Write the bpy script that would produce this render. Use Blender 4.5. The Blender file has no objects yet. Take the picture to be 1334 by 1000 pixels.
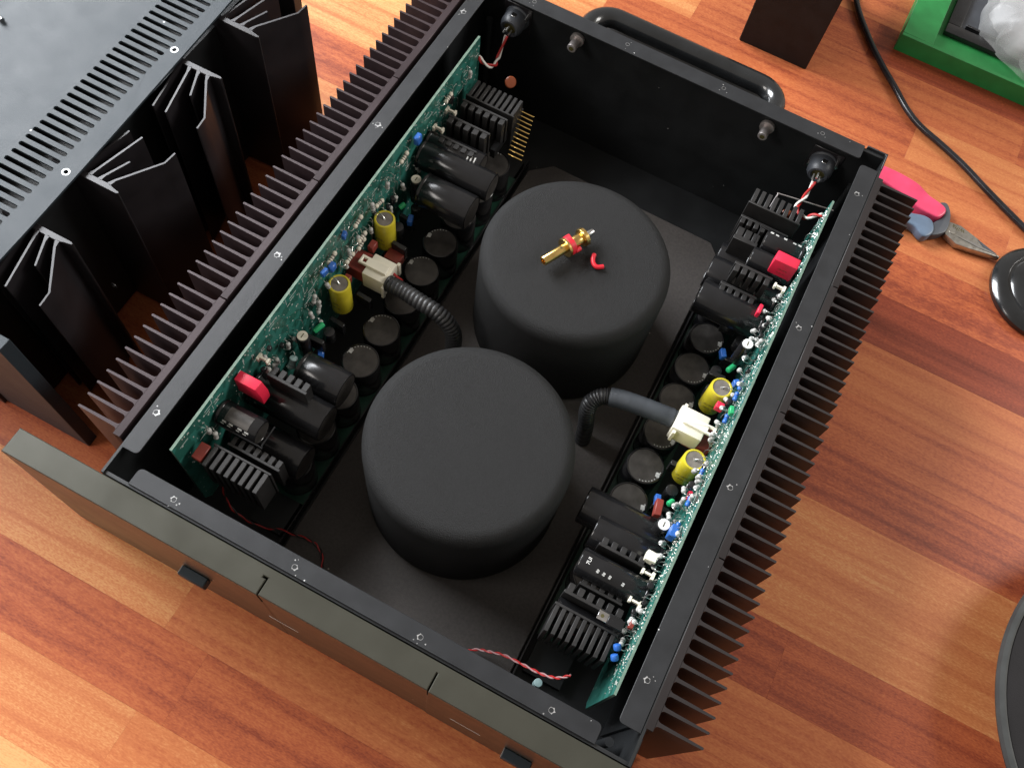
import bpy, bmesh, math, random
from mathutils import Vector, Matrix
random.seed(7)
sc = bpy.context.scene
COL = sc.collection
U = 0.01                      # everything below is written in centimetres

# ------------------------------------------------------------------ camera
R0 = (0.883676230060511, 0.4588030036166579, 0.0928230806330626)
R1 = (0.4535934166209575, -0.7903068720129922, -0.41190783003560805)
R2 = (-0.11562583112784738, 0.40609709666390126, -0.9064854192177929)
cam_d = bpy.data.cameras.new('camera'); cam = bpy.data.objects.new('camera', cam_d); COL.objects.link(cam)
cam.matrix_world = Matrix(((R0[0], -R1[0], -R2[0], 0.297886), (R0[1], -R1[1], -R2[1], -0.131560),
                           (R0[2], -R1[2], -R2[2], 0.632689), (0, 0, 0, 1)))
cam_d.sensor_width = 36; cam_d.lens = 36 * 1176.13 / 1334
cam_d.clip_start = 0.01; cam_d.clip_end = 50
sc.camera = cam

# ------------------------------------------------------------------ light
sc.view_settings.view_transform = 'Standard'; sc.view_settings.look = 'None'
sc.view_settings.exposure = 0.0; sc.view_settings.gamma = 1
w = bpy.data.worlds.new('World'); sc.world = w; w.use_nodes = True
bg = w.node_tree.nodes['Background']; bg.inputs[0].default_value = (1.0, 0.90, 0.80, 1); bg.inputs[1].default_value = 0.39

def area(name, loc, target, sx, sy, power, col):
    d = bpy.data.lights.new(name, 'AREA'); d.shape = 'RECTANGLE'; d.size = sx; d.size_y = sy
    d.energy = power; d.color = col
    o = bpy.data.objects.new(name, d); COL.objects.link(o); o.location = loc
    o.rotation_euler = (Vector(target) - Vector(loc)).to_track_quat('-Z', 'Y').to_euler()
    return o
area('window_light', (-2.2, 0.9, 1.5), (0.1, 0.2, -0.1), 1.9, 1.5, 235, (0.93, 0.96, 1.0))
area('right_window_light', (2.6, 1.9, 1.7), (0.6, 0.3, -0.16), 1.3, 1.2, 70, (1.0, 0.97, 0.92))
area('side_window_light', (-1.5, -1.1, 1.5), (0.2, 0.0, -0.15), 0.9, 0.9, 26, (1.0, 0.95, 0.9))

# ------------------------------------------------------------------ materials
def mat(name, col, rough=0.5, metal=0.0, spec=0.5, noise=None, bump=None, coat=0.0, alpha=None, trans=0.0):
    """noise = (scale, amount) varies colour; bump = (scale, strength, dist)"""
    m = bpy.data.materials.new(name); m.use_nodes = True
    nt = m.node_tree; b = nt.nodes['Principled BSDF']
    b.inputs['Base Color'].default_value = (*col, 1); b.inputs['Roughness'].default_value = rough
    b.inputs['Metallic'].default_value = metal; b.inputs['Specular IOR Level'].default_value = spec
    b.inputs['Coat Weight'].default_value = coat; b.inputs['Transmission Weight'].default_value = trans
    if alpha is not None: b.inputs['Alpha'].default_value = alpha
    tc = nt.nodes.new('ShaderNodeTexCoord')
    if noise:
        n = nt.nodes.new('ShaderNodeTexNoise'); n.inputs['Scale'].default_value = noise[0]; n.inputs['Detail'].default_value = 6
        nt.links.new(tc.outputs['Object'], n.inputs['Vector'])
        r = nt.nodes.new('ShaderNodeMapRange'); r.inputs[1].default_value = .3; r.inputs[2].default_value = .7
        r.inputs[3].default_value = 1 - noise[1]; r.inputs[4].default_value = 1 + noise[1]
        nt.links.new(n.outputs['Fac'], r.inputs[0])
        h = nt.nodes.new('ShaderNodeVectorMath'); h.operation = 'SCALE'; h.inputs[0].default_value = col
        nt.links.new(r.outputs[0], h.inputs['Scale']); nt.links.new(h.outputs[0], b.inputs['Base Color'])
        r2 = nt.nodes.new('ShaderNodeMapRange'); r2.inputs[3].default_value = max(0, rough - .08); r2.inputs[4].default_value = min(1, rough + .08)
        nt.links.new(n.outputs['Fac'], r2.inputs[0]); nt.links.new(r2.outputs[0], b.inputs['Roughness'])
    if bump:
        n = nt.nodes.new('ShaderNodeTexNoise'); n.inputs['Scale'].default_value = bump[0]; n.inputs['Detail'].default_value = 3
        nt.links.new(tc.outputs['Object'], n.inputs['Vector'])
        bp = nt.nodes.new('ShaderNodeBump'); bp.inputs['Strength'].default_value = bump[1]; bp.inputs['Distance'].default_value = bump[2]
        nt.links.new(n.outputs['Fac'], bp.inputs['Height']); nt.links.new(bp.outputs[0], b.inputs['Normal'])
    return m

def speckle(m, scale, thr, col):
    """small dust specks of their own on top of a material"""
    nt = m.node_tree; b = nt.nodes['Principled BSDF']; tc = nt.nodes.new('ShaderNodeTexCoord')
    v = nt.nodes.new('ShaderNodeTexVoronoi'); v.inputs['Scale'].default_value = scale
    nt.links.new(tc.outputs['Object'], v.inputs['Vector'])
    lt = nt.nodes.new('ShaderNodeMath'); lt.operation = 'LESS_THAN'; lt.inputs[1].default_value = thr
    nt.links.new(v.outputs['Distance'], lt.inputs[0])
    wn = nt.nodes.new('ShaderNodeSeparateColor'); nt.links.new(v.outputs['Color'], wn.inputs[0])
    g = nt.nodes.new('ShaderNodeMath'); g.operation = 'GREATER_THAN'; g.inputs[1].default_value = .82
    nt.links.new(wn.outputs[0], g.inputs[0])
    mu = nt.nodes.new('ShaderNodeMath'); mu.operation = 'MULTIPLY'
    nt.links.new(lt.outputs[0], mu.inputs[0]); nt.links.new(g.outputs[0], mu.inputs[1])
    mx = nt.nodes.new('ShaderNodeMixRGB'); mx.inputs[2].default_value = (*col, 1)
    if b.inputs['Base Color'].links:
        nt.links.new(b.inputs['Base Color'].links[0].from_socket, mx.inputs[1])
    else: mx.inputs[1].default_value = b.inputs['Base Color'].default_value
    nt.links.new(mu.outputs[0], mx.inputs[0]); nt.links.new(mx.outputs[0], b.inputs['Base Color'])
    return m

M = {}
M['chassis'] = speckle(mat('black_powder_coat', (.016, .017, .019), .42, spec=.42, noise=(60, .12), bump=(2500, .35, .0003)), 130, .07, (.5, .5, .5))
M['inner'] = speckle(mat('black_inner_panel', (.008, .009, .010), .5, noise=(30, .3), bump=(2500, .3, .0003)), 90, .05, (.35, .35, .35))
M['lid'] = speckle(mat('grey_blue_powder_coat', (.020, .028, .035), .52, spec=.32, noise=(40, .03), bump=(2200, .4, .0003)), 60, .06, (.5, .5, .5))
M['sink'] = mat('anodised_heatsink', (.040, .027, .030), .36, metal=.25, spec=.42, noise=(6, .3), bump=(900, .15, .0002))  # left heatsinks: a warm reflection is put into the base colour
M['sink_dark'] = mat('black_anodised_heatsink', (.022, .018, .018), .42, metal=.15, spec=.38, noise=(6, .3), bump=(900, .15, .0002))  # right heatsinks: same anodising, their shade put into a darker colour
M['sink_far'] = mat('dark_anodised_fins', (.017, .015, .017), .36, metal=.1, noise=(25, .3))
M['face'] = speckle(mat('green_grey_anodised_faceplate', (.055, .054, .042), .36, metal=.4, noise=(35, .06), bump=(1500, .2, .0002)), 70, .05, (.7, .7, .65))
M['toroid'] = speckle(mat('black_pebbled_cover', (.0095, .0095, .0097), .62, spec=.26, noise=(900, .45), bump=(1700, 1.0, .0009)), 45, .02, (.3, .3, .28))
M['plate'] = speckle(mat('dark_brown_textured_plate', (.052, .045, .041), .62, spec=.4, noise=(400, .2), bump=(1600, .6, .0005)), 60, .05, (.3, .28, .25))
M['black_plastic'] = mat('black_plastic', (.012, .012, .013), .28, noise=(40, .3))
M['cap_sleeve'] = mat('black_capacitor_sleeve', (.010, .010, .011), .2, noise=(30, .4))
M['cap_top'] = mat('dark_capacitor_top', (.060, .055, .051), .38, metal=.3, noise=(90, .4))
M['comb'] = mat('dark_grey_small_heatsink', (.021, .020, .020), .5, metal=.2, noise=(80, .25))
M['steel'] = mat('bright_steel', (.6, .6, .6), .25, metal=1.0, noise=(80, .2))
M['grey_steel'] = mat('grey_threaded_steel', (.50, .46, .45), .45, metal=.8, noise=(80, .3))
M['chip'] = mat('chipped_bare_metal', (.5, .5, .5), .35, metal=.6, noise=(500, .4))
M['gold'] = mat('gold_plating', (.85, .58, .20), .22, metal=1.0, noise=(120, .15))
M['red_plastic'] = mat('red_plastic', (.60, .015, .03), .4, noise=(60, .15))
M['pink_red'] = mat('pink_red_film_capacitor', (.72, .02, .06), .42, noise=(60, .15))
M['brick_red'] = mat('brown_red_plastic', (.22, .035, .025), .4, noise=(60, .25))
M['yellow'] = mat('yellow_film_wrap', (.56, .47, .03), .25, noise=(50, .2), coat=.3)
M['yel_end'] = mat('grey_epoxy_end', (.16, .14, .12), .6, noise=(120, .3))
M['white'] = mat('white_print', (.75, .75, .73), .6)
M['ink'] = mat('dark_print', (.06, .05, .01), .6)
M['cream'] = mat('cream_nylon', (.86, .82, .68), .38, noise=(60, .08))
M['beige'] = mat('beige_resistor', (.62, .58, .48), .5, noise=(200, .2))
M['grey_res'] = mat('grey_resistor', (.50, .50, .48), .5, noise=(200, .2))
M['teal_res'] = mat('teal_film_capacitor', (.25, .36, .36), .4, noise=(100, .2))
M['band'] = mat('dark_band', (.05, .03, .03), .5)
M['blue'] = mat('blue_component', (.03, .13, .46), .3, noise=(60, .2))
M['green_comp'] = mat('green_component', (.03, .42, .16), .3, noise=(60, .2))
M['tin'] = mat('tinned_wire', (.65, .65, .62), .3, metal=.9)
M['wire_red'] = mat('red_wire', (.42, .02, .02), .4)
M['wire_pink'] = mat('faded_pink_wire', (.40, .22, .22), .5)
M['wire_dark'] = mat('black_wire', (.02, .015, .015), .4)
M['wire_white'] = mat('white_wire', (.75, .72, .68), .4)
M['orange'] = mat('orange_disc', (.26, .06, .02), .4)
M['sleeve'] = mat('black_corrugated_sleeve', (.022, .022, .023), .42, noise=(60, .3))
M['shrink'] = mat('blue_grey_heat_shrink', (.055, .062, .072), .36, noise=(60, .2), bump=(500, .3, .0004))
M['handle_black'] = mat('gloss_black_handle', (.010, .011, .012), .24, coat=.5, noise=(30, .3))
M['green_paint'] = mat('green_paint', (.015, .19, .045), .5, noise=(60, .12), bump=(700, .2, .0003))
M['bag'] = mat('translucent_bag', (.62, .62, .62), .3, alpha=.34, noise=(25, .25))
M['bagwhite'] = mat('white_plastic_bag', (.34, .34, .36), .4, noise=(25, .15))
M['cable'] = mat('black_cable', (.014, .014, .017), .25, noise=(60, .3))
M['grip_pink'] = mat('pink_red_grip', (.60, .05, .12), .35, noise=(50, .15))
M['grip_blue'] = mat('blue_grey_grip', (.10, .14, .20), .38, noise=(50, .2))
M['grip_dark'] = mat('dark_grey_grip', (.05, .055, .065), .45, noise=(50, .2))
M['jaw'] = mat('brushed_jaw_steel', (.42, .40, .36), .3, metal=.9, noise=(200, .2))
M['disc'] = mat('dark_disc_top', (.010, .009, .010), .65, spec=.25, noise=(30, .3), bump=(900, .4, .0004))
M['disc_rim'] = mat('grey_disc_rim', (.045, .048, .048), .45, noise=(50, .2))
M['wood_block'] = mat('black_painted_wood', (.010, .009, .009), .6, spec=.25, noise=(60, .3), bump=(300, .3, .0005))

def pcb_mat(name):
    m = bpy.data.materials.new(name); m.use_nodes = True
    nt = m.node_tree; b = nt.nodes['Principled BSDF']; L = nt.links
    b.inputs['Roughness'].default_value = .3; b.inputs['Specular IOR Level'].default_value = .5
    tc = nt.nodes.new('ShaderNodeTexCoord')
    mp = nt.nodes.new('ShaderNodeMapping'); mp.inputs['Scale'].default_value = (1, 1, 1); L.new(tc.outputs['Object'], mp.inputs[0])
    n = nt.nodes.new('ShaderNodeTexVoronoi'); n.inputs['Scale'].default_value = 130; n.distance = 'MANHATTAN'
    L.new(mp.outputs[0], n.inputs['Vector'])
    cr = nt.nodes.new('ShaderNodeValToRGB'); cr.color_ramp.interpolation = 'CONSTANT'
    e = cr.color_ramp.elements; e[0].color = (.020, .105, .082, 1); e[1].position = .45; e[1].color = (.032, .165, .135, 1)
    sep = nt.nodes.new('ShaderNodeSeparateColor'); L.new(n.outputs['Color'], sep.inputs[0]); L.new(sep.outputs[0], cr.inputs[0])
    v2 = nt.nodes.new('ShaderNodeTexVoronoi'); v2.inputs['Scale'].default_value = 220; L.new(tc.outputs['Object'], v2.inputs['Vector'])
    lt = nt.nodes.new('ShaderNodeMath'); lt.operation = 'LESS_THAN'; lt.inputs[1].default_value = .22; L.new(v2.outputs['Distance'], lt.inputs[0])
    s2 = nt.nodes.new('ShaderNodeSeparateColor'); L.new(v2.outputs['Color'], s2.inputs[0])
    g = nt.nodes.new('ShaderNodeMath'); g.operation = 'GREATER_THAN'; g.inputs[1].default_value = .78; L.new(s2.outputs[1], g.inputs[0])
    mu = nt.nodes.new('ShaderNodeMath'); mu.operation = 'MULTIPLY'; L.new(lt.outputs[0], mu.inputs[0]); L.new(g.outputs[0], mu.inputs[1])
    mx = nt.nodes.new('ShaderNodeMixRGB'); mx.inputs[2].default_value = (.55, .60, .56, 1)
    L.new(cr.outputs[0], mx.inputs[1]); L.new(mu.outputs[0], mx.inputs[0]); L.new(mx.outputs[0], b.inputs['Base Color'])
    bp = nt.nodes.new('ShaderNodeBump'); bp.inputs['Strength'].default_value = .3; bp.inputs['Distance'].default_value = .0004
    L.new(mu.outputs[0], bp.inputs['Height']); L.new(bp.outputs[0], b.inputs['Normal'])
    return m
M['pcb'] = pcb_mat('green_circuit_board')
M['pcb_low'] = mat('dark_green_board', (.010, .055, .034), .4, noise=(60, .3))
M['pcb_edge'] = mat('pale_board_edge', (.15, .23, .18), .5, noise=(200, .2))

def wood_mat():
    m = bpy.data.materials.new('laminate_wood'); m.use_nodes = True
    nt = m.node_tree; b = nt.nodes['Principled BSDF']; L = nt.links
    b.inputs['Specular IOR Level'].default_value = .28
    geo = nt.nodes.new('ShaderNodeNewGeometry'); oi = nt.nodes.new('ShaderNodeObjectInfo')
    # every plank has its own slice of the grain
    off = nt.nodes.new('ShaderNodeVectorMath'); off.operation = 'SCALE'; off.inputs[0].default_value = (3.1, 7.7, 5.3)
    L.new(oi.outputs['Random'], off.inputs['Scale'])
    add = nt.nodes.new('ShaderNodeVectorMath'); L.new(geo.outputs['Position'], add.inputs[0]); L.new(off.outputs[0], add.inputs[1])
    m1 = nt.nodes.new('ShaderNodeMapping'); m1.inputs['Scale'].default_value = (1.3, 26, 12); L.new(add.outputs[0], m1.inputs[0])
    n1 = nt.nodes.new('ShaderNodeTexNoise'); n1.inputs['Scale'].default_value = 1.5; n1.inputs['Detail'].default_value = 5; n1.inputs['Distortion'].default_value = 1.2
    L.new(m1.outputs[0], n1.inputs['Vector'])
    m2 = nt.nodes.new('ShaderNodeMapping'); m2.inputs['Scale'].default_value = (14, 430, 60); L.new(add.outputs[0], m2.inputs[0])
    n2 = nt.nodes.new('ShaderNodeTexNoise'); n2.inputs['Scale'].default_value = 1.0; n2.inputs['Detail'].default_value = 4
    L.new(m2.outputs[0], n2.inputs['Vector'])
    n3 = nt.nodes.new('ShaderNodeTexNoise'); n3.inputs['Scale'].default_value = 120; n3.inputs['Detail'].default_value = 3
    m3 = nt.nodes.new('ShaderNodeMapping'); m3.inputs['Scale'].default_value = (.7, 1.7, 1); L.new(add.outputs[0], m3.inputs[0]); L.new(m3.outputs[0], n3.inputs['Vector'])
    # tone is the object colour's alpha-free value: R channel = tone, G = redness
    sep = nt.nodes.new('ShaderNodeSeparateColor'); L.new(oi.outputs['Color'], sep.inputs[0])
    t = nt.nodes.new('ShaderNodeMath'); t.operation = 'MULTIPLY_ADD'; t.inputs[1].default_value = .44; L.new(n1.outputs['Fac'], t.inputs[0])
    s0 = nt.nodes.new('ShaderNodeMath'); s0.operation = 'SUBTRACT'; s0.inputs[1].default_value = .22; L.new(sep.outputs[0], s0.inputs[0]); L.new(s0.outputs[0], t.inputs[2])
    t2 = nt.nodes.new('ShaderNodeMath'); t2.operation = 'MULTIPLY_ADD'; t2.inputs[1].default_value = .28; L.new(n2.outputs['Fac'], t2.inputs[0])
    s1 = nt.nodes.new('ShaderNodeMath'); s1.operation = 'SUBTRACT'; s1.inputs[1].default_value = .15; L.new(t.outputs[0], s1.inputs[0]); L.new(s1.outputs[0], t2.inputs[2])
    t3 = nt.nodes.new('ShaderNodeMath'); t3.operation = 'MULTIPLY_ADD'; L.new(n3.outputs['Fac'], t3.inputs[0])
    L.new(sep.outputs[2], t3.inputs[1])
    hm = nt.nodes.new('ShaderNodeMath'); hm.operation = 'MULTIPLY_ADD'; hm.inputs[1].default_value = -.5; L.new(sep.outputs[2], hm.inputs[0]); L.new(t2.outputs[0], hm.inputs[2]); L.new(hm.outputs[0], t3.inputs[2])
    cr = nt.nodes.new('ShaderNodeValToRGB'); e = cr.color_ramp.elements
    e[0].position = 0; e[0].color = (.13, .028, .014, 1); e[1].position = 1; e[1].color = (.62, .32, .125, 1)
    for p, c in ((.28, (.25, .060, .028, 1)), (.5, (.40, .113, .043, 1)), (.75, (.51, .182, .066, 1))):
        q = e.new(p); q.color = c
    L.new(t3.outputs[0], cr.inputs[0])
    mx = nt.nodes.new('ShaderNodeMixRGB'); mx.blend_type = 'MULTIPLY'; mx.inputs[2].default_value = (1.0, .72, .70, 1)
    L.new(sep.outputs[1], mx.inputs[0]); L.new(cr.outputs[0], mx.inputs[1]); L.new(mx.outputs[0], b.inputs['Base Color'])
    m4 = nt.nodes.new('ShaderNodeMapping'); m4.inputs['Scale'].default_value = (330, 900, 400); L.new(add.outputs[0], m4.inputs[0])
    n4 = nt.nodes.new('ShaderNodeTexNoise'); n4.inputs['Scale'].default_value = 1.0; n4.inputs['Detail'].default_value = 2; L.new(m4.outputs[0], n4.inputs['Vector'])
    t4 = nt.nodes.new('ShaderNodeMath'); t4.operation = 'MULTIPLY_ADD'; t4.inputs[1].default_value = .55; L.new(n4.outputs['Fac'], t4.inputs[0])
    s4 = nt.nodes.new('ShaderNodeMath'); s4.operation = 'SUBTRACT'; s4.inputs[1].default_value = .275; L.new(t3.outputs[0], s4.inputs[0]); L.new(s4.outputs[0], t4.inputs[2])
    # a wavy darker figure that runs along some planks
    wv = nt.nodes.new('ShaderNodeTexWave'); wv.wave_type = 'BANDS'; wv.bands_direction = 'Y'; wv.inputs['Scale'].default_value = 7; wv.inputs['Distortion'].default_value = 9; wv.inputs['Detail'].default_value = 3; wv.inputs['Detail Scale'].default_value = 1.2
    m5 = nt.nodes.new('ShaderNodeMapping'); m5.inputs['Scale'].default_value = (.16, 1.6, 1); L.new(add.outputs[0], m5.inputs[0]); L.new(m5.outputs[0], wv.inputs['Vector'])
    pw = nt.nodes.new('ShaderNodeMath'); pw.operation = 'POWER'; pw.inputs[1].default_value = 5; L.new(wv.outputs['Fac'], pw.inputs[0])
    t5 = nt.nodes.new('ShaderNodeMath'); t5.operation = 'MULTIPLY_ADD'; t5.inputs[1].default_value = -.12; L.new(pw.outputs[0], t5.inputs[0]); L.new(t4.outputs[0], t5.inputs[2])
    L.new(t5.outputs[0], cr.inputs[0])
    rr = nt.nodes.new('ShaderNodeMapRange'); rr.inputs[3].default_value = .30; rr.inputs[4].default_value = .44; L.new(n2.outputs['Fac'], rr.inputs[0]); L.new(rr.outputs[0], b.inputs['Roughness'])
    bp = nt.nodes.new('ShaderNodeBump'); bp.inputs['Strength'].default_value = .12; bp.inputs['Distance'].default_value = .0004
    L.new(n2.outputs['Fac'], bp.inputs['Height']); L.new(bp.outputs[0], b.inputs['Normal'])
    return m
M['wood'] = wood_mat()

# ------------------------------------------------------------------ mesh helpers (cm in, metres out)
class MB:
    def __init__(s): s.v = []; s.f = []; s.m = []
    def add(s, vs, fs, m=0):
        n = len(s.v); s.v += [tuple(v) for v in vs]; s.f += [tuple(i + n for i in f) for f in fs]; s.m += [m] * len(fs); return s
    def box(s, x0, x1, y0, y1, z0, z1, m=0):
        vs = [(x, y, z) for z in (z0, z1) for y in (y0, y1) for x in (x0, x1)]
        return s.add(vs, [(0, 2, 3, 1), (4, 5, 7, 6), (0, 1, 5, 4), (2, 6, 7, 3), (0, 4, 6, 2), (1, 3, 7, 5)], m)
    def prism(s, poly, z0, z1, m=0, ax='z'):
        a = sum(poly[i][0] * poly[(i + 1) % len(poly)][1] - poly[(i + 1) % len(poly)][0] * poly[i][1] for i in range(len(poly)))
        if a < 0: poly = poly[::-1]
        n = len(poly)
        def P(p, z): return {'z': (p[0], p[1], z), 'y': (p[1], z, p[0]), 'x': (z, p[0], p[1])}[ax]
        vs = [P(p, z0) for p in poly] + [P(p, z1) for p in poly]
        fs = [tuple(range(n - 1, -1, -1)), tuple(range(n, 2 * n))] + [(i, (i + 1) % n, n + (i + 1) % n, n + i) for i in range(n)]
        return s.add(vs, fs, m)
    def lathe(s, prof, o=(0, 0, 0), axis=(0, 0, 1), seg=24, m=0, mats=None):
        """prof: (radius, height along axis) from one end to the other; closes on r=0"""
        a = Vector(axis).normalized(); q = Vector((0, 0, 1)).rotation_difference(a); o = Vector(o)
        rows = []; vs = []
        for r, h in prof:
            if r < 1e-6: rows.append([len(vs)]); vs.append(o + q @ Vector((0, 0, h)))
            else:
                rows.append(list(range(len(vs), len(vs) + seg)))
                vs += [o + q @ Vector((r * math.cos(2 * math.pi * k / seg), r * math.sin(2 * math.pi * k / seg), h)) for k in range(seg)]
        for i in range(len(rows) - 1):
            A, B = rows[i], rows[i + 1]; fs = []
            for k in range(seg):
                k2 = (k + 1) % seg
                if len(A) == 1 and len(B) == 1: break
                if len(A) == 1: fs.append((A[0], B[k2], B[k]) if prof[i + 1][1] >= prof[i][1] and False else (A[0], B[k], B[k2])[::-1])
                elif len(B) == 1: fs.append((A[k], A[k2], B[0]))
                else: fs.append((A[k], A[k2], B[k2], B[k]))
            n = len(s.v)
            s.f += [tuple(x + n for x in f) for f in fs]; s.m += [mats[i] if mats else m] * len(fs)
        s.v += [tuple(v) for v in vs]
        return s
    def cyl(s, p0, p1, r, seg=16, m=0, r1=None, e=0.0, mats=None):
        p0 = Vector(p0); p1 = Vector(p1); h = (p1 - p0).length; r1 = r if r1 is None else r1
        if e: pr = [(0, 0), (r - e, 0), (r - e * .3, e * .3), (r, e), (r1, h - e), (r1 - e * .3, h - e * .3), (r1 - e, h), (0, h)]
        else: pr = [(0, 0), (r, 0), (r1, h), (0, h)]
        return s.lathe(pr, p0, p1 - p0, seg, m, mats)
    def tube(s, pts, r, seg=8, m=0, sub=4, rf=None):
        P = smooth_path(pts, sub) if sub > 1 else [Vector(p) for p in pts]
        n = len(P); up = None; vs = []
        for i in range(n):
            t = (P[min(i + 1, n - 1)] - P[max(i - 1, 0)]).normalized()
            if up is None:
                up = t.orthogonal().normalized()
            up = (up - t * up.dot(t)).normalized(); sd = t.cross(up)
            rr = rf(i, n) if rf else r
            vs += [P[i] + (up * math.cos(2 * math.pi * k / seg) + sd * math.sin(2 * math.pi * k / seg)) * rr for k in range(seg)]
        fs = [(i * seg + k, i * seg + (k + 1) % seg, (i + 1) * seg + (k + 1) % seg, (i + 1) * seg + k) for i in range(n - 1) for k in range(seg)]
        fs += [tuple(range(seg - 1, -1, -1)), tuple((n - 1) * seg + k for k in range(seg))]
        return s.add(vs, fs, m)
    def mesh(s, name, mats, o=(0, 0, 0), bevel=0, seg=1):
        me = bpy.data.meshes.new(name)
        me.from_pydata([((v[0] - o[0]) * U, (v[1] - o[1]) * U, (v[2] - o[2]) * U) for v in s.v], [], s.f)
        for x in mats: me.materials.append(M[x])
        me.polygons.foreach_set('material_index', s.m)
        bm = bmesh.new(); bm.from_mesh(me)
        bmesh.ops.recalc_face_normals(bm, faces=bm.faces)
        if bevel:
            ed = [e for e in bm.edges if len(e.link_faces) == 2 and e.calc_face_angle(0) > .5]
            bmesh.ops.bevel(bm, geom=ed, offset=bevel * U, segments=seg, affect='EDGES', profile=.5, clamp_overlap=True)
        bm.to_mesh(me); bm.free()
        me.shade_smooth(); me.set_sharp_from_angle(angle=math.radians(38))
        return me
    def build(s, name, mats, parent=None, o=None, bevel=0, seg=1, label=None):
        if o is None:
            xs = [v[0] for v in s.v]; ys = [v[1] for v in s.v]; zs = [v[2] for v in s.v]
            o = ((min(xs) + max(xs)) / 2, (min(ys) + max(ys)) / 2, min(zs))
        if isinstance(mats, str): mats = [mats]
        return link(name, s.mesh(name, mats, o, bevel, seg), parent, o, label)

def smooth_path(pts, sub):
    P = [Vector(p) for p in pts]; out = []
    for i in range(len(P) - 1):
        a = P[max(i - 1, 0)]; b = P[i]; c = P[i + 1]; d = P[min(i + 2, len(P) - 1)]
        for k in range(sub):
            t = k / sub
            out.append(.5 * ((2 * b) + (c - a) * t + (2 * a - 5 * b + 4 * c - d) * t * t + (-a + 3 * b - 3 * c + d) * t ** 3))
    out.append(P[-1]); return out

W = {}   # object name -> world origin in cm
def link(name, data, parent, o, label=None, rot=None):
    ob = bpy.data.objects.new(name, data); COL.objects.link(ob)
    W[ob.name] = tuple(o); p = W[parent.name] if parent else (0, 0, 0)
    ob.parent = parent; ob.location = tuple((o[i] - p[i]) * U for i in range(3))
    if rot: ob.rotation_euler = rot
    if label: ob['label'] = label
    return ob
def thing(name, o, label, cat, group=None):
    e = link(name, None, None, o, label); e.empty_display_size = .05; e['category'] = cat
    if group: e['group'] = group
    return e
def tagm(ob, label, cat): ob['label'] = label; ob['category'] = cat; return ob

def sheet(name, outer, holes, z0, z1, mats, parent, bevel=0.0, o=None, label=None):
    """a flat plate of any outline with holes cut through it"""
    cu = bpy.data.curves.new(name, 'CURVE'); cu.dimensions = '2D'; cu.fill_mode = 'BOTH'
    for poly in [outer] + holes:
        sp = cu.splines.new('POLY'); sp.points.add(len(poly) - 1)
        for i, p in enumerate(poly): sp.points[i].co = (p[0] * U, p[1] * U, 0, 1)
        sp.use_cyclic_u = True
    cu.extrude = (z1 - z0) / 2 * U
    t = bpy.data.objects.new('t', cu); COL.objects.link(t)
    bpy.context.view_layer.update()
    me = bpy.data.meshes.new_from_object(t.evaluated_get(bpy.context.evaluated_depsgraph_get()))
    bpy.data.objects.remove(t); bpy.data.curves.remove(cu)
    me.name = name
    if o is None:
        o = ((min(p[0] for p in outer) + max(p[0] for p in outer)) / 2, (min(p[1] for p in outer) + max(p[1] for p in outer)) / 2, z0)
    bm = bmesh.new(); bm.from_mesh(me)
    bmesh.ops.remove_doubles(bm, verts=bm.verts, dist=1e-6)
    bmesh.ops.recalc_face_normals(bm, faces=bm.faces)
    for v in bm.verts: v.co -= Vector((o[0] * U, o[1] * U, (o[2] - (z0 + z1) / 2) * U))
    if bevel:
        ed = [e for e in bm.edges if len(e.link_faces) == 2 and e.calc_face_angle(0) > .5 and abs(e.verts[0].co.z - e.verts[1].co.z) < 1e-7 and e.verts[0].co.z > (z1 - o[2]) * U - 1e-6]
        bmesh.ops.bevel(bm, geom=ed, offset=bevel * U, segments=1, affect='EDGES', clamp_overlap=True)
    bm.to_mesh(me); bm.free()
    me.materials.clear()
    for x in ([mats] if isinstance(mats, str) else mats): me.materials.append(M[x])
    for p in me.polygons: p.use_smooth = False
    return link(name, me, parent, o, label)
def circ(x, y, r, n=14, j=0.0): return [(x + r * (1 + random.uniform(-j, j)) * math.cos(2 * math.pi * k / n), y + r * (1 + random.uniform(-j, j)) * math.sin(2 * math.pi * k / n)) for k in range(n)]
def rrect(x0, x1, y0, y1, r, n=4, corners=(1, 1, 1, 1)):
    out = []
    for (cx, cy, a0), c in zip(((x0 + r, y0 + r, 180), (x1 - r, y0 + r, 270), (x1 - r, y1 - r, 0), (x0 + r, y1 - r, 90)), corners):
        if c: out += [(cx + r * math.cos(math.radians(a0 + 90 * k / n)), cy + r * math.sin(math.radians(a0 + 90 * k / n))) for k in range(n + 1)]
        else: out.append({180: (x0, y0), 270: (x1, y0), 0: (x1, y1), 90: (x0, y1)}[a0])
    return out

_txt = {}
def text(s, size, loc, rot, m, parent, name='lettering'):
    """flat print lying on a surface, its frame given by a rotation matrix"""
    if (s, size, m) not in _txt:
        cu = bpy.data.curves.new(name, 'FONT'); cu.body = s; cu.size = size * U; cu.align_x = 'CENTER'; cu.align_y = 'CENTER'; cu.extrude = .00004
        t = bpy.data.objects.new('t', cu); COL.objects.link(t); bpy.context.view_layer.update()
        me = bpy.data.meshes.new_from_object(t.evaluated_get(bpy.context.evaluated_depsgraph_get()))
        bpy.data.objects.remove(t); me.materials.clear(); me.materials.append(M[m]); _txt[(s, size, m)] = me
    return link(name, _txt[(s, size, m)], parent, loc, rot=rot)

FZ = -16.6     # the floor
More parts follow.
